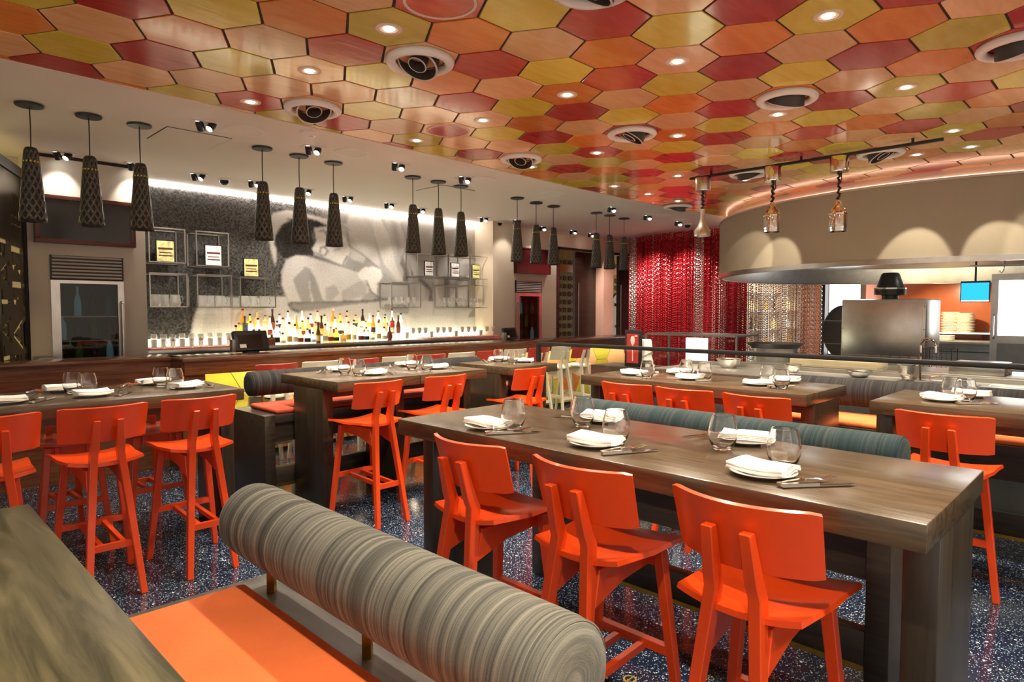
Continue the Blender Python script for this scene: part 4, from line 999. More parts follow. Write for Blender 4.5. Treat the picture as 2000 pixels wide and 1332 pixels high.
fridge('tall steel fridge with a grille and dark glass door at left', (97, 497), (246, 700), (117, 553), (234, 700), 546, YL-.02, 1, True)
fridge('narrow wine fridge with a steel grille near the doors', (1008, 547), (1058, 660), (1015, 578), (1053, 660), 571, YR-.03, -1, False)
def tv(label, p0, p1, Y, fm, sm, th=.09, fr=.045):
    x0, x1, z0, z1 = rect(p0, p1, Y); cx = (x0+x1)/2
    t = thing('wall_screen', label, 'screen', (cx, Y, z0)); w = (x1-x0)/2; h = z1-z0
    MB().box(-w, w, 0, th, 0, fr).box(-w, w, 0, th, h-fr, h).box(-w, -w+fr, 0, th, fr, h-fr).box(w-fr, w, 0, th, fr, h-fr).build('frame', fm, t, bevel=.004)
    box(-w+fr, w-fr, .012, .05, fr, h-fr).build('display', sm, t)
    box(-w+fr+.01, w-fr-.01, .05, th, fr+.01, h-fr-.01).build('back_cover', 'black', t)
tv('large switched-off screen in a mahogany frame above the left fridge', (66, 376), (266, 484), YL-.1, 'mahogany', 'screen_black')
tv('dark red switched-off screen above the wine fridge', (1010, 482), (1076, 537), YR-.1, 'mahogany', 'screen_red', fr=.02)
# small dark block by the fridge
t = tag(box(1.28, 1.435, YL-.3, YL-.01, .3, 1.115).build('undercounter_unit', 'steel_dark', bevel=.01), 'low grey steel unit beside the left fridge', 'cabinet')

def terminal(label, p, rz, s=1.0):
    t = thing('till_terminal', label, 'till terminal', p, rz, 'black till terminals on the bar')
    MB().lathe([(0, 0), (.09, 0), (.09, .012), (.03, .02), (.025, .09), (0, .09)], 20, cap=False).build('stand', 'black', t, smooth=True)
    T = Matrix.Translation((0, .0, .11)) @ Matrix.Rotation(-.35, 4, 'X')
    MB().box(-.19, .19, -.03, .03, -.1, .13, T).build('housing', 'black', t, bevel=.008)
    MB().box(-.15, .12, -.034, -.029, -.07, .08, T).build('rear_panel', 'blackgloss', t)
    MB().box(-.14, -.07, -.038, -.033, -.07, -.03, T).build('label_plate', 'white', t)
    T2 = Matrix.Translation((-.2, -.02, .09)); MB().box(-.03, .01, -.05, .03, -.08, .06, T2).build('card_reader', 'steel_dark', t, bevel=.006)
    t.scale = (s, s, s)
terminal('black till terminal on the bar below the bottles', PZ(490, 688, ZB), 0.0)
terminal('black till terminal at the far bar end beside the wine fridge', PZ(996, 664, ZB), .1, .8)

# ------------------------------------------------------------------ cut-out letter screen at left
P0, P1 = Vector((.925, 7.56, 0)), Vector((1.265, 8.45, 0)); dv = (P1-P0); LEN = dv.length; ang = math.atan2(dv.y, dv.x)
ls_ = thing('letter_screen', 'dark metal screen with cut-out mirrored words at the left edge', 'screen', P0, ang)
HZ = 2.95
def text_curve(txt, size, x, z, rot):
    cu = bpy.data.curves.new('t', 'FONT'); cu.body = txt; cu.size = size; cu.resolution_u = 3
    o = bpy.data.objects.new('t', cu); COL.objects.link(o); bpy.context.view_layer.update()
    dg = bpy.context.evaluated_depsgraph_get(); 
    bpy.context.view_layer.objects.active = o; o.select_set(True)
    bpy.ops.object.convert(target='CURVE'); o = bpy.context.view_layer.objects.active
    sp = []
    for s in o.data.splines:
        pts = []
        bz = s.bezier_points if s.type == 'BEZIER' else None
        if bz:
            n = len(bz)
            for k in range(n):
                a, b2 = bz[k], bz[(k+1) % n]
                for q in range(3):
                    tt = q/3; m1 = 1-tt
                    pts.append(a.co*m1**3 + a.handle_right*3*m1*m1*tt + b2.handle_left*3*m1*tt*tt + b2.co*tt**3)
        else: pts = [Vector(p.co[:3]) for p in s.points]
        sp.append([(x+math.cos(rot)*-p.x*1 - math.sin(rot)*p.y, z+math.sin(rot)*-p.x*1*-1*-1 + math.cos(rot)*p.y) if rot == 0 else (x - p.y, z - p.x) for p in pts])
    bpy.data.objects.remove(o, do_unlink=True)
    return sp
words = [('JAY', .2, LEN-.16, 2.62, 0), ('BER', .26, LEN-.16, 2.36, 0), ('BRAVAS', .62, LEN-.14, 2.28, 1), ('ME', .34, LEN-.14, .92, 0), ('HU', .3, LEN-.14, .66, 0), ('DE', .2, LEN-.14, .48, 0),
         ('PATATAS', .42, LEN-.64, 2.3, 1)]
try:
    cur = bpy.data.curves.new('cut_out_sheet', 'CURVE'); cur.dimensions = '2D'; cur.fill_mode = 'BOTH'; cur.extrude = .012
    def poly(pts):
        s = cur.splines.new('POLY'); s.points.add(len(pts)-1); s.use_cyclic_u = True
        for q, (a, b2) in zip(s.points, pts): q.co = (a, b2, 0, 1)
    poly([(0, .3), (LEN-.06, .3), (LEN-.06, HZ), (0, HZ)])
    for wd in words:
        for s in text_curve(*wd): poly(s)
    co = bpy.data.objects.new('cut_out_sheet', cur); COL.objects.link(co)
    bpy.context.view_layer.update()
    me = bpy.data.meshes.new_from_object(co.evaluated_get(bpy.context.evaluated_depsgraph_get()))
    bpy.data.objects.remove(co, do_unlink=True)
    me.materials.clear(); me.materials.append(M['screen_brown'] if 'screen_brown' in M else plain('bronzed_sheet', (.075, .06, .042), .35, metal=.6, var=.1))
    o = link('cut_out_sheet', me, ls_); o.rotation_euler = (PI/2, 0, 0)
except Exception as ex:
    print('letters failed', ex)
MB().box(0, LEN, -.03, .03, HZ, HZ+.1).box(LEN-.08, LEN, -.03, .03, 0, HZ).box(0, LEN, -.03, .03, 0, .3).build('frame', 'black', ls_)
box(0, LEN, .55, .6, 0, HZ).build('lit_backing', plain('gold_backing', (.55, .42, .16), .6, em=(1, .75, .3), es=.6, var=.4, vscale=1.5), ls_)
# ================================================================== RAIL, HOST AREA
XR = 5.95
rt = thing('glass_rail', 'black handrail over clear glass panes before the kitchen', 'railing', (XR, 2.5, 0))
y0r, y1r = 5.42-2.5, -.9-2.5
box(-.03, .03, y1r, y0r, 1.165, 1.205).build('handrail', 'black', rt, bevel=.004)
for yy in (y0r-.02, y1r+.02): box(-.025, .025, yy-.02, yy+.02, 0, 1.165).build('post', 'black', rt)
box(-.03, .03, y1r, y0r, 0, .06).build('base_shoe', 'steel', rt)
seams = [y0r-.04] + [PX(px, 740, XR).y-2.5 for px in (1208, 1405, 1666)] + [-1.9, y1r+.04]
for a, b_ in zip(seams, seams[1:]): box(-.006, .006, b_+.004, a-.004, .06, 1.165).build('pane', 'pane', rt)

XH = 6.5
pa, pb = PX(1154, 712, XH), PX(1300, 712, XH)
tag(box(XH, XH+.5, pb.y, pa.y, 0, pa.z).build('host_counter', 'bench_wood', bevel=.004), 'dark wood counter block behind the glass rail by the menu frame', 'counter')
f0, f1 = PX(1221, 705, XH+.1), PX(1253, 645, XH+.1)
mf = thing('menu_frame', 'black framed red poster with a spoon on the dark counter', 'framed poster', (XH+.1, (f0.y+f1.y)/2, pa.z))
w = abs(f0.y-f1.y)/2; h = f1.z-pa.z
MB().box(-.01, .02, -w, w, 0, h).build('frame', 'black', mf, bevel=.003)
box(-.0125, -.01, -w+.035, w-.03, .045, h-.045).build('poster', plain('red_poster', (.38, .03, .025), .5), mf)
MB().lathe([(0, -.055), (.02, -.04), (.03, 0), (.022, .04), (0, .05)], 14, T=Matrix.Translation((-.013, -.0, h*.72)) @ Matrix.Scale(.08, 4, (1, 0, 0)) @ Matrix.Scale(1.1, 4), cap=False).build('printed_spoon_bowl', 'wall_greige', mf, smooth=True)
box(-.0145, -.0125, -.006, .006, h*.16, h*.6).build('printed_spoon_handle', 'wall_greige', mf)
box(-.0145, -.0125, -w+.05, -.03, h*.82, h*.86).build('printed_line', 'wall_greige', mf)
p = PX(1258, 714, XH+.25)
cb = thing('white_bundle', 'white cloth bundle on a pale stand beside the menu frame', 'bundle', (XH+.27, p.y, pa.z))
MB().lathe([(0, 0), (.12, 0), (.12, .02), (0, .02)], 24, cap=False).build('stand', 'porcelain', cb)
pr = [(0, .02), (.1, .02), (.105, .06), (.085, .12), (.075, .17), (.06, .2), (.09, .235), (.08, .31), (.07, .33), (0, .33)]
MB().lathe(pr, 9, cap=False).build('cloth', 'linen', cb, smooth=True)
MB().tube([(.085*math.cos(k*PI/8), .085*math.sin(k*PI/8), .15-.03*math.cos(k*PI/8*2)) for k in range(16)], .008, 6, closed=True).build('tie', 'wall_greige', cb)
# glass display case with a lit panel
XD = 7.6
c0, c1 = PX(1262, 652, XD), PX(1439, 645, XD)
zt_ = c0.z
dc = thing('display_case', 'low glass display case with a steel top edge before the chain curtain', 'display case', (XD+.3, (c0.y+c1.y)/2, 0)); hw = (c0.y-c1.y)/2
b = MB(); bars(b, -.3, .3, -hw, hw, .7, zt_, .012); b.build('frame', 'steel_dark', dc)
box(-.31, .31, -hw, hw, 0, .7).build('plinth', 'bench_wood', dc)
q0, q1 = PX(1326, 660, XD).y-(c0.y+c1.y)/2, PX(1384, 660, XD).y-(c0.y+c1.y)/2
ed = [hw, q0, q1, -hw]
for a, b_ in zip(ed, ed[1:]): box(-.304, -.298, b_+.006, a-.006, .71, zt_-.012).build('front_pane', 'pane', dc)
box(-.29, .29, -hw, hw, zt_-.004, zt_+.004).build('top_pane', 'pane', dc)
g0, g1 = PX(1336, 660, XD+.3).y-(c0.y+c1.y)/2, PX(1378, 660, XD+.3).y-(c0.y+c1.y)/2
box(.05, .07, g1, g0, .72, zt_-.05).build('lit_panel', 'case_glow', dc)

# ================================================================== KITCHEN UNDER THE HOOD
hd = thing('range_hood', 'huge round plaster hood with a steel rim over the kitchen', 'range hood', (HOODC[0], HOODC[1], 0))
ZR = 2.135
MB().lathe([(HOODR, ZR+.06), (HOODR, 3.05), (HOODR-.04, 3.05), (HOODR-.04, ZR+.06)], 160, cap=False).build('drum', 'hood', hd, smooth=True)
MB().lathe([(HOODR+.012, ZR), (HOODR+.012, ZR+.065), (HOODR-.05, ZR+.065), (HOODR-.05, ZR), (HOODR+.012, ZR)], 160, cap=False).build('steel_rim', 'steel', hd, smooth=True)
MB().lathe([(HOODR-.05, ZR+.01), (HOODR-.3, ZR+.30), (HOODR-1.2, ZR+.34), (0, ZR+.34)], 96, cap=False).build('underside', 'steel', hd, smooth=True)
MB().lathe([(HOODR-.12, 3.05), (HOODR-.12, ZH+.02)], 120, cap=False).build('cove_neck', 'cove', hd, smooth=True)
MB().lathe([(HOODR+.01, 3.05), (HOODR+.01, 3.075), (HOODR-.14, 3.075)], 120, cap=False).build('top_lip', 'cove', hd, smooth=True)
MB().lathe([(HOODR-.1, 3.08), (HOODR-.1, 3.1), (HOODR-.116, 3.1), (HOODR-.116, 3.08)], 120, cap=False).build('cove_light', emis('cove_glow', (1, .6, .42), 1.5), hd)
MB().tube([((HOODR-.45)*math.cos(a*PI/60), (HOODR-.45)*math.sin(a*PI/60), ZR-.03) for a in range(64, 110)], .012, 6).build('utensil_rail', 'steel', hd)
for a in (66, 72, 78, 84, 90, 96, 102, 108):
    x, y = (HOODR-.45)*math.cos(a*PI/60), (HOODR-.45)*math.sin(a*PI/60)
    MB().tube([(x, y, ZR+.2), (x, y, ZR-.03), (x, y+.01, ZR-.09), (x+.01, y+.03, ZR-.115), (x, y+.045, ZR-.09)], .006, 6).build('hook', 'steel_dark', hd)
for a in range(62, 116, 9):
    x, y = (HOODR-1.3)*math.cos(a*PI/60), (HOODR-1.3)*math.sin(a*PI/60)
    bx = MB().box(x-.25, x+.25, y-.16, y+.16, ZR+.2, ZR+.33); bx.build('filter_box', 'steel', hd)
    box(x-.09, x+.09, y-.04, y+.04, ZR+.19, ZR+.2).build('work_light', 'bulb_cool', hd)
for ax, ay in ((-1.9, .9), (-1.9, -.9), (.2, 1.6), (.4, -1.0), (2.0, .6)):
    spot('hood_work_light', (HOODC[0]+ax, HOODC[1]+ay, ZR+.16), (HOODC[0]+ax, HOODC[1]+ay, 0), 60, 120, .6, (1, .92, .75), .1)
for i, j, ty in ((14, -4, 1.1), (14, -3, 1.95), (14, 1, 3.7), (12, -4, .4), (14, 1, 4.4)):
    x, y = tile_c(i, j); a_ = math.atan2(ty-HOODC[1], -math.sqrt(max(.1, HOODR**2-(ty-HOODC[1])**2)))
    spot('hood_wash_light', (x, y, ZH-.03), (HOODC[0]+HOODR*math.cos(a_), HOODC[1]+HOODR*math.sin(a_), 2.05), 45, 34, .25, (1, .87, .66), .02)
spot('shelf_fill_light', (14.7, 2.9, 2.1), (15.8, 2.9, 1.2), 60, 90, .6, (1, .85, .55))  # added fill to brighten the plate stacks; no fitting hangs here
# oven
XO = 9.6
o0, o1 = PX(1644, 585, XO), PX(1810, 583, XO)
ov = thing('steel_oven', 'big boxy steel oven with louvres under the hood', 'oven', (XO+.4, (o0.y+o1.y)/2, .85)); hw = (o0.y-o1.y)/2; hh = o0.z-.85
box(-.4, .4, -hw, hw, 0, hh).build('body', 'steel', ov, bevel=.02)
box(-.408, -.398, -hw+.04, hw-.04, .06, hh-.05).build('rear_panel', M['steel'], ov, bevel=.003)
for k in range(8):
    for q in range(3):
        yy = hw-.12-k*(2*hw-.24)/7; MB().prism([(yy-.045, 0), (yy+.045, 0), (yy+.04, .012), (yy-.04, .012)], -.42, -.405, lambda y, z, x, q=q: (x, y, .075+q*.028+z)).build('louvre', 'steel', ov)
for yy in (-hw+.02, hw-.02):
    for zz in (.2, .5, hh-.1): MB().lathe([(.008, 0), (0, .004)], 8, T=Matrix.Translation((-.4, yy, zz)) @ Matrix.Rotation(-PI/2, 4, 'Y'), cap=False).build('screw', 'steel_dark', ov)
p = PX(1738, 585, XO+.3)
cap_ = thing('vent_cowl', 'black conical flue cowl on top of the steel oven', 'cowl', (XO+.3, p.y, .85+hh))
MB().lathe([(0, 0), (.1, 0), (.1, .05), (.19, .06), (.19, .15), (.165, .16), (.16, .18), (.11, .34), (.09, .36), (0, .36)], 28, cap=False).build('cone', 'black', cap_, smooth=True)
MB().ring(.188, .195, .135, .155, 28).build('band', 'steel', cap_)
tag(box(XO-.15, XO+.9, o1.y-.2, o0.y+.2, 0, .85).build('oven_stand', 'steel_dark', bevel=.01), 'low steel stand under the big oven', 'stand')
# black pan leaning left of the oven
p = PX(1632, 650, XO+1.25); T = Matrix.Rotation(PI/2, 4, 'Y') @ Matrix.Rotation(.15, 4, 'X')
pn = thing('paella_pan', 'large black round pan standing upright beside the oven', 'pan', (XO+1.25, p.y-.1, 1.25), -.3)
MB().lathe([(0, -.02), (.36, -.02), (.42, .03), (.43, .03), (.37, -.03), (0, -.03)], 40, T=T, cap=False).build('dish', 'black', pn, smooth=True)
for zz in (-.18, .18): MB().tube([(-.05, -.4, zz), (-.06, .4, zz)], .006, 6).build('rack_wire', 'steel', pn)
box(-.1, .1, -.3, .3, -1.25, -.42).build('rack_foot', 'steel_dark', pn)
# steel counters
def counter(label, x0, x1, y0, y1, z, m='steel'):
    t = thing('steel_counter', label, 'counter', ((x0+x1)/2, (y0+y1)/2, 0), 0, 'steel kitchen counters'); a, b_ = (x1-x0)/2, (y1-y0)/2
    box(-a, a, -b_, b_, z-.045, z).build('worktop', m, t, bevel=.004); box(-a+.04, a-.04, -b_+.02, b_-.02, 0, z-.045).build('cabinet', 'steel_dark', t)
    box(-a+.036, -a+.042, -b_+.02, b_-.02, z-.2, z-.18).build('trim_line', 'black', t)
    return t
counter('long steel counter directly behind the glass rail, with the sink', 6.15, 6.95, -1.2, 3.9, .96)
counter('middle steel pass counter with a pale board', 7.5, 8.3, -.6, 3.5, .97)
counter('rear steel counter below the plate shelf', 14.6, 15.6, .6, 4.2, 1.0)
tag(box(6.96, 7.0, -1.2, 3.9, .3, 1.0).build('splash_rail', 'steel', bevel=.005), 'thin steel upstand along the back of the sink counter', 'rail')
c0, c1 = PX(1553, 714, 7.75), PX(1722, 722, 7.75)
tag(box(7.58, 7.98, c1.y, c0.y, .97, 1.04).build('chopping_board', plain('pale_board', (.52, .44, .28), .5, var=.1), bevel=.006), 'long pale cutting slab on the middle pass counter', 'board')
p = PX(1580, 690, 8.1); t = thing('flat_pan', 'wide shallow black pan on the middle pass counter', 'pan', (8.0, 3.3, .97))
MB().lathe([(0, .0), (.26, 0), (.33, .06), (.335, .06), (.265, -.0), (0, .005)], 36, c=(0, 0, .16), cap=False).build('dish', 'black', t, smooth=True); MB().ring(.2, .26, 0, .16, 24).build('ring_burner', 'steel_dark', t)
for k in range(3):
    px = (1602, 1700, 1648)[k]; p = PX(px, 705, 8.1); t = thing('cloth_pile', 'crumpled pale cloth on the pass counter, %s from left' % ['first', 'third', 'second'][k], 'cloth', (8.14, p.y, .97), k)
    plate_grid(10, 8, lambda u, v, k=k: ((u-.5)*.2, (v-.5)*.26, .02+.022*math.sin(u*9+k)*math.cos(v*7+k*2)+.03*math.exp(-((u-.5)**2+(v-.5)**2)*14)), .012).build('folds', 'linen', t, smooth=True)
# tap and sink
p = PX(1806, 757, 6.5)
sk = thing('sink', 'steel sink bowl let into the counter behind the glass rail', 'sink', (6.5, p.y-.05, .96)); MB().box(-.2, .2, -.32, .3, .0, .008).build('rim', 'steel', sk); box(-.17, .17, -.28, .26, .004, .012).build('bowl', 'black', sk)
tp = thing('tap', 'tall chrome gooseneck tap over the sink', 'tap', (6.42, p.y+.02, .968))
MB().tube([(0, 0, .0), (0, 0, .33)] + [(0, -.055+.055*math.cos(a*PI/10), .33+.055*math.sin(a*PI/10)) for a in range(1, 11)] + [(0, -.11, .27)], .011, 8).build('spout', 'chrome', tp, smooth=True)
MB().box(-.03, .03, -.1, .1, 0, .03).build('base', 'chrome', tp, bevel=.006)
for s in (-1, 1): MB().tube([(0, s*.075, .03), (0, s*.075, .06), (-.01, s*.15, .075)], .009, 6).build('lever', 'chrome', tp)
# wire basket, steel boxes, coiled cables and dark unit at right
p = PX(1824, 715, 8.6); wb = thing('wire_basket', 'black wire basket right of the oven', 'basket', (8.9, p.y, .85)); b = MB()
bars(b, -.16, .16, -.14, .14, 0, .3, .005)
for k in range(1, 6):
    b.box(-.16, .16, -.142, -.138, k*.05, k*.05+.004); b.box(-.162, -.158, -.14, .14, k*.05, k*.05+.004); b.box(-.162, -.158, -.14+k*.047, -.136+k*.047, 0, .3)
b.build('wire_cage', 'black', wb)
box(-.2, .2, -.2, .2, -.85, -.005).build('stand', 'steel_dark', wb)
tag(box(7.6, 8.1, .95, 1.4, .97, 1.08).build('steel_tray', 'steel', bevel=.01), 'low steel tray box on the pass counter right of the tap', 'tray')
u = thing('black_machine', 'dark rounded machine on the counter at the right picture edge', 'machine', (7.7, .35, .97))
box(-.25, .25, -.35, .3, 0, .28).build('body', 'blackgloss', u, bevel=.05, seg=4); box(-.27, -.2, -.1, .1, .02, .1).build('label_plate', 'white', u); box(-.24, .2, -.34, .28, .28, .3).build('lid', 'white', u, bevel=.008)
for k in range(3):
    pts = [(6.5+.06*math.sin(a*.5+k), .75-k*.18+.16*math.cos(a*.45+k*2), .965+.012+.012*abs(math.sin(a*.9+k))) for a in range(26)]
    tag(MB().tube(pts, .006, 6).build('cable', 'white', smooth=True), 'white coiled cable on the sink counter, %s from left' % ORD[k], 'cable', 'white cables on the sink counter')
for k, (x, y, r0, h0, mt) in enumerate(((6.78, 3.3, .13, .1, 'steel'), (6.78, 1.55, .1, .14, 'steel'), (6.75, 2.6, .09, .08, 'steel'), (6.7, 1.95, .11, .06, 'steel_dark'), (6.72, .2, .12, .12, 'steel'))):
    zz = .97 if x > 7 else .96
    t = thing('steel_bowl', 'round steel kitchen bowl, %s along the kitchen counters' % ORD[k], 'bowl', (x, y, zz), 0, 'steel bowls on the kitchen counters')
    MB().lathe([(0, 0), (r0*.55, 0), (r0*.9, h0*.5), (r0, h0), (r0*.96, h0), (r0*.85, h0*.5), (r0*.5, .008), (0, .008)], 24, cap=False).build('bowl_shell', mt, t, smooth=True)
    MB().ring(r0*.97, r0*1.04, h0-.004, h0+.004, 24).build('rolled_rim', 'chrome', t, smooth=True)
# plate shelf
p = PX(1835, 655, 15.6)
sh = thing('plate_shelf', 'steel wall shelf with a lit front edge on the orange-red wall', 'shelf', (15.9, 2.95, 1.12)); box(-.3, .3, -.75, .75, 0, .03).build('board', 'steel', sh); box(-.31, -.3, -.75, .75, .002, .028).build('lit_edge', 'shelf_glow', sh)
for s in (-.6, .6): MB().prism([(-.25, 0), (.29, 0), (.29, -.25)], s-.01, s+.01, lambda x, z, y: (x, y, z)).build('bracket', 'steel_dark', sh)
pm = MB().lathe([(0, 0), (.1, 0), (.155, .005), (.16, .008), (.16, .017), (.15, .0195), (.1, .008), (0, .008)], 24, cap=False).mesh('plate', plain('lit_plates', (.92, .85, .66), .35, coat=.2), smooth=True)
for st, (px, nn) in enumerate(((1855, 20), (1884, 19))):
    q = PX(px, 645, 15.75)
    for k in range(nn):
        o = link('dinner_plate', pm); o.location = (15.78+.008*math.sin(k*1.7), q.y+.01*math.sin(k*2.3+st), 1.151+k*.0205); tag(o, 'cream plate in the %s stack on the kitchen shelf, %s from the bottom' % (['left', 'right'][st], ORD[k]), 'plate', 'plates stacked on the kitchen shelf')
for k in range(5):
    o = link('dinner_plate', pm); q = PX(1845, 690, 15.1); o.location = (15.1, q.y, 1.001+k*.0205); tag(o, 'cream plate in the low stack on the rear counter, %s from the bottom' % ORD[k], 'plate', 'plates stacked on the rear counter')
# kitchen screen
s0, s1 = PX(1875, 590, 13), PX(1934, 548, 13)
ks = thing('order_screen', 'small bright blue screen hanging in the kitchen', 'screen', (13, (s0.y+s1.y)/2, s0.z)); w = abs(s0.y-s1.y)/2; h = s1.z-s0.z
box(0, .05, -w, w, 0, h).build('housing', 'black', ks); box(-.004, 0, -w+.012, w-.012, .03, h-.03).build('display', 'screen_blue', ks); box(-.005, 0, -w+.01, w-.01, .012, .028).build('menu_bar', 'panel_glow', ks)
MB().tube([(.03, 0, h), (.03, 0, ZR+.35-s0.z)], .015, 8).build('hanger', 'black', ks)
# lit white cabinets
def lit(label, pa_, pb_, X):
    a, b_ = PX(*pa_, X), PX(*pb_, X); w = abs(a.y-b_.y)/2; z0, z1 = sorted((a.z, b_.z))
    t = thing('lit_cabinet', label, 'cabinet', (X, (a.y+b_.y)/2, 0)); 
    box(0, .04, -w, w, z0, z1).build('glowing_panel', 'panel_glow', t)
    MB().box(-.03, .06, -w-.09, -w, 0, z1+.1).box(-.03, .06, w, w+.09, 0, z1+.1).box(-.03, .06, -w, w, z1, z1+.1).box(-.03, .06, -w, w, z0-.12, z0).build('steel_frame', 'steel', t)
    box(-.02, .06, -w, w, 0, z0-.12).build('lower_door', 'steel_dark', t)
    MB().tube([(-.03, w+.045, z0-.05), (-.07, w+.045, z0-.03), (-.07, w+.045, z0+.3), (-.03, w+.045, z0+.32)], .012, 6).build('handle', 'steel', t)
lit('brightly lit white cabinet at the right edge of the kitchen', (1948, 655), (2060, 545), 12.4)
lit('brightly lit white cabinet left of the steel oven', (1618, 690), (1682, 540), 15.6)
tag(box(15.0, 15.2, PX(1611, 600, 15).y, PX(1604, 600, 15).y+.02, 0, 3.0).build('kitchen_post', 'black'), 'black post between the chain curtain and the lit cabinet', 'post')

# ------------------------------------------------------------------ heat lamps on their track
hl = thing('lamp_track', 'long black track under the tiled ceiling carrying three heat lamps', 'track', (6.88, 2.6, 0))
box(-.018, .018, -1.24, 1.26, 3.115, 3.14).build('track_bar', 'black', hl)
for yy in (-1.0, 0, 1.0): box(-.01, .01, yy-.01, yy+.01, 3.14, ZH+.004).build('hanger', 'black', hl)
for n_, (x, y, zs, cone, nm) in enumerate(((6.88, 3.70, 2.45, 1, 'left one, with a satin funnel shade'), (6.88, 2.89, 2.43, 0, 'middle one, with a ribbed chrome shade'), (6.88, 2.23, 2.38, 0, 'right one, with a ribbed chrome shade'))):
    t = thing('heat_lamp', 'hanging heat lamp on the ceiling track, ' + nm, 'heat lamp', (x, y, 0), 0, 'heat lamps on the track')
    MB().lathe([(0, 3.115), (.085, 3.115), (.088, 3.11), (.088, 2.97), (.083, 2.965), (0, 2.965)], 32, cap=False).build('canopy', 'satin' if cone else 'chrome', t, smooth=True)
    zt2 = zs+.31
    MB().tube([(.012*math.sin(k*1.9), .012*math.cos(k*1.9), 2.965-(2.965-zt2)*k/14) for k in range(15)], .014, 8).build('coiled_cord', 'black', t, smooth=True)
    MB().tube([(.06, 0, 2.965), (.075, 0, 2.9), (.05, .02, 2.86), (.015, .01, 2.88)], .005, 6).build('strain_wire', 'black', t)
    if cone: MB().lathe([(.0, zt2), (.022, zt2), (.024, zs+.2), (.05, zs+.12), (.088, zs+.07), (.09, zs), (.084, zs), (.08, zs+.065), (0, zs+.11)], 32, cap=False).build('shade', 'satin', t, smooth=True)
    else:
        MB().lathe([(.0, zt2), (.028, zt2), (.03, zs+.27), (.045, zs+.245), (.068, zs+.22), (.08, zs+.18), (.085, zs+.16), (.085, zs), (.079, zs), (.079, zs+.16), (0, zs+.21)], 32, cap=False).build('shade', 'chrome', t, smooth=True)
        for zz in (.165, .03): MB().ring(.084, .089, zs+zz, zs+zz+.012, 32).build('rib', 'chrome', t, smooth=True)
    MB().lathe([(0, zs+.02), (.03, zs+.03), (.04, zs+.06), (0, zs+.09)], 14, cap=False).build('bulb', plain('heat_bulb%d' % n_, (.5, .3, .1), .2), t, smooth=True)

# ------------------------------------------------------------------ chain curtain
path = [(12.2, 8.35), (11.98, 7.7), (11.86, 7.2), (11.84, 6.6), (11.86, 6.1), (12.1, 6.02), (12.6, 5.98), (13.0, 5.93), (13.6, 5.76), (14.2, 5.5), (14.9, 5.12)]
def along(s):
    d = [math.dist(a, b_) for a, b_ in zip(path, path[1:])]
    for (a, b_), L in zip(zip(path, path[1:]), d):
        if s <= L: t = s/L; return (a[0]+(b_[0]-a[0])*t, a[1]+(b_[1]-a[1])*t)
        s -= L
    return path[-1]
TOT = sum(math.dist(a, b_) for a, b_ in zip(path, path[1:]))
bead_v = np.array([(0, 0, .024), (.0135, 0, 0), (0, .0135, 0), (-.0135, 0, 0), (0, -.0135, 0), (0, 0, -.024)])
bead_f = np.array([(0,1,2),(0,2,3),(0,3,4),(0,4,1),(5,2,1),(5,3,2),(5,4,3),(5,1,4)])
groups = {'chain_red': [], 'chain_dark': [], 'chain_silver': []}
NS = 250; red_end = None
for k in range(NS):
    s = TOT*(k+.5)/NS; x, y = along(s)
    for layer in (0, 1):
        r_ = random.random(); xx = x+layer*.09+random.uniform(-.015, .015); yy = y+layer*.03+random.uniform(-.012, .012)
        band = math.sin(k*.23)+.6*math.sin(k*.071+1); r_ = .5*r_+.5*((math.sin(k*.9)*.5+.5)*.6+.4*(math.sin(k*.31+2)*.5+.5))
        if x > 12.95: g = 'chain_silver' if r_ < .9 else 'chain_red'
        elif band > .95 and layer == 0: g = 'chain_silver' if r_ < .7 else 'chain_red'
        else: g = 'chain_red' if r_ < .68 else 'chain_dark' if r_ < .93 else 'chain_silver'
        if x > 12.95 and layer == 1: continue
        groups[g].append((xx, yy, random.random()))
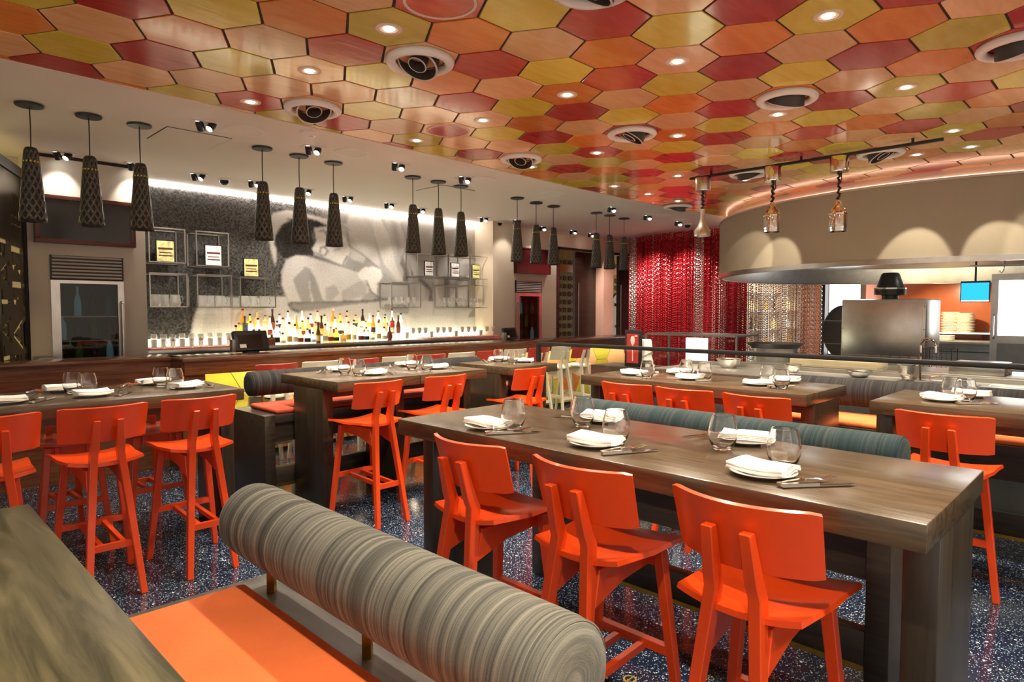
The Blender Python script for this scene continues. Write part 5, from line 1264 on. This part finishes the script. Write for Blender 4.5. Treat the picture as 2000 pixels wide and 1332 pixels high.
for g, st in groups.items():
    V = []; Fc = []; off = 0
    for x, y, ph in st:
        n = 66; zs = .02+.024+(np.arange(n)*.049)+ph*.049
        rot = (np.arange(n) % 2)*.8+ph*3
        for z, a in zip(zs, rot):
            if z > 3.2: break
            c, s_ = math.cos(a), math.sin(a); v = bead_v.copy(); X = v[:, 0]*c-v[:, 1]*s_; Yv = v[:, 0]*s_+v[:, 1]*c
            V.append(np.stack([X+x, Yv+y, v[:, 2]+z], 1)); Fc.append(bead_f+off); off += 6
    me = bpy.data.meshes.new('chain_curtain'); me.from_pydata(np.concatenate(V).tolist(), [], np.concatenate(Fc).tolist()); me.materials.append(M[g])
    o = link('chain_curtain', me); o['kind'] = 'stuff'
    tag(o, {'chain_red': 'bright red hanging chain strands of the curtain', 'chain_dark': 'dark maroon hanging chain strands of the curtain', 'chain_silver': 'silver hanging chain strands of the curtain'}[g], 'chain curtain')
for x, y, t_ in ((11.3, 7.6, (12.0, 7.5, 1.2)), (11.2, 6.7, (11.9, 6.6, 1.2)), (11.0, 8.3, (12.1, 8.2, 1.4)), (12.4, 6.6, (13.2, 5.9, 1.0))): spot('curtain_spot', (x, y, 3.15), t_, 90, 90, .7, (1, .88, .75))
# lit bottle cabinet behind the silver strands
cab = thing('bottle_cabinet', 'tall lit shelving seen through the silver chains', 'shelving', (14.6, 6.35, 0), -.3)
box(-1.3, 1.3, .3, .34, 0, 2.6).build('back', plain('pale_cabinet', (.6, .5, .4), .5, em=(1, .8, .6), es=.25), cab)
for k in range(6): box(-1.3, 1.3, 0, .3, .3+k*.42, .33+k*.42).build('shelf', 'steel', cab)
for k in range(5): box(-1.3+k*.65-.02, -1.3+k*.65+.02, -.02, .3, 0, 2.6).build('upright', 'cove', cab)
for k in range(4):
    for q in range(10):
        bx_ = -1.15+q*.25; Tm = Matrix.Translation((14.6, 6.35, 0)) @ Matrix.Rotation(-.3, 4, 'Z'); pp = Tm @ Vector((bx_, .15, .331+k*.42+.0))
        me_ = BMESH[list(BMESH)[(k*5+q*3) % len(BMESH)]][0]
        o = link('bottle', me_); o.location = pp; tag(o, 'bottle behind the silver chains, shelf %s from the floor, %s from left' % (ORD[k], ORD[q]), 'bottle', 'bottles behind the chains')
spot('cabinet_light', (14.2, 5.9, 2.7), (14.5, 6.4, 1.2), 40, 120, .6)
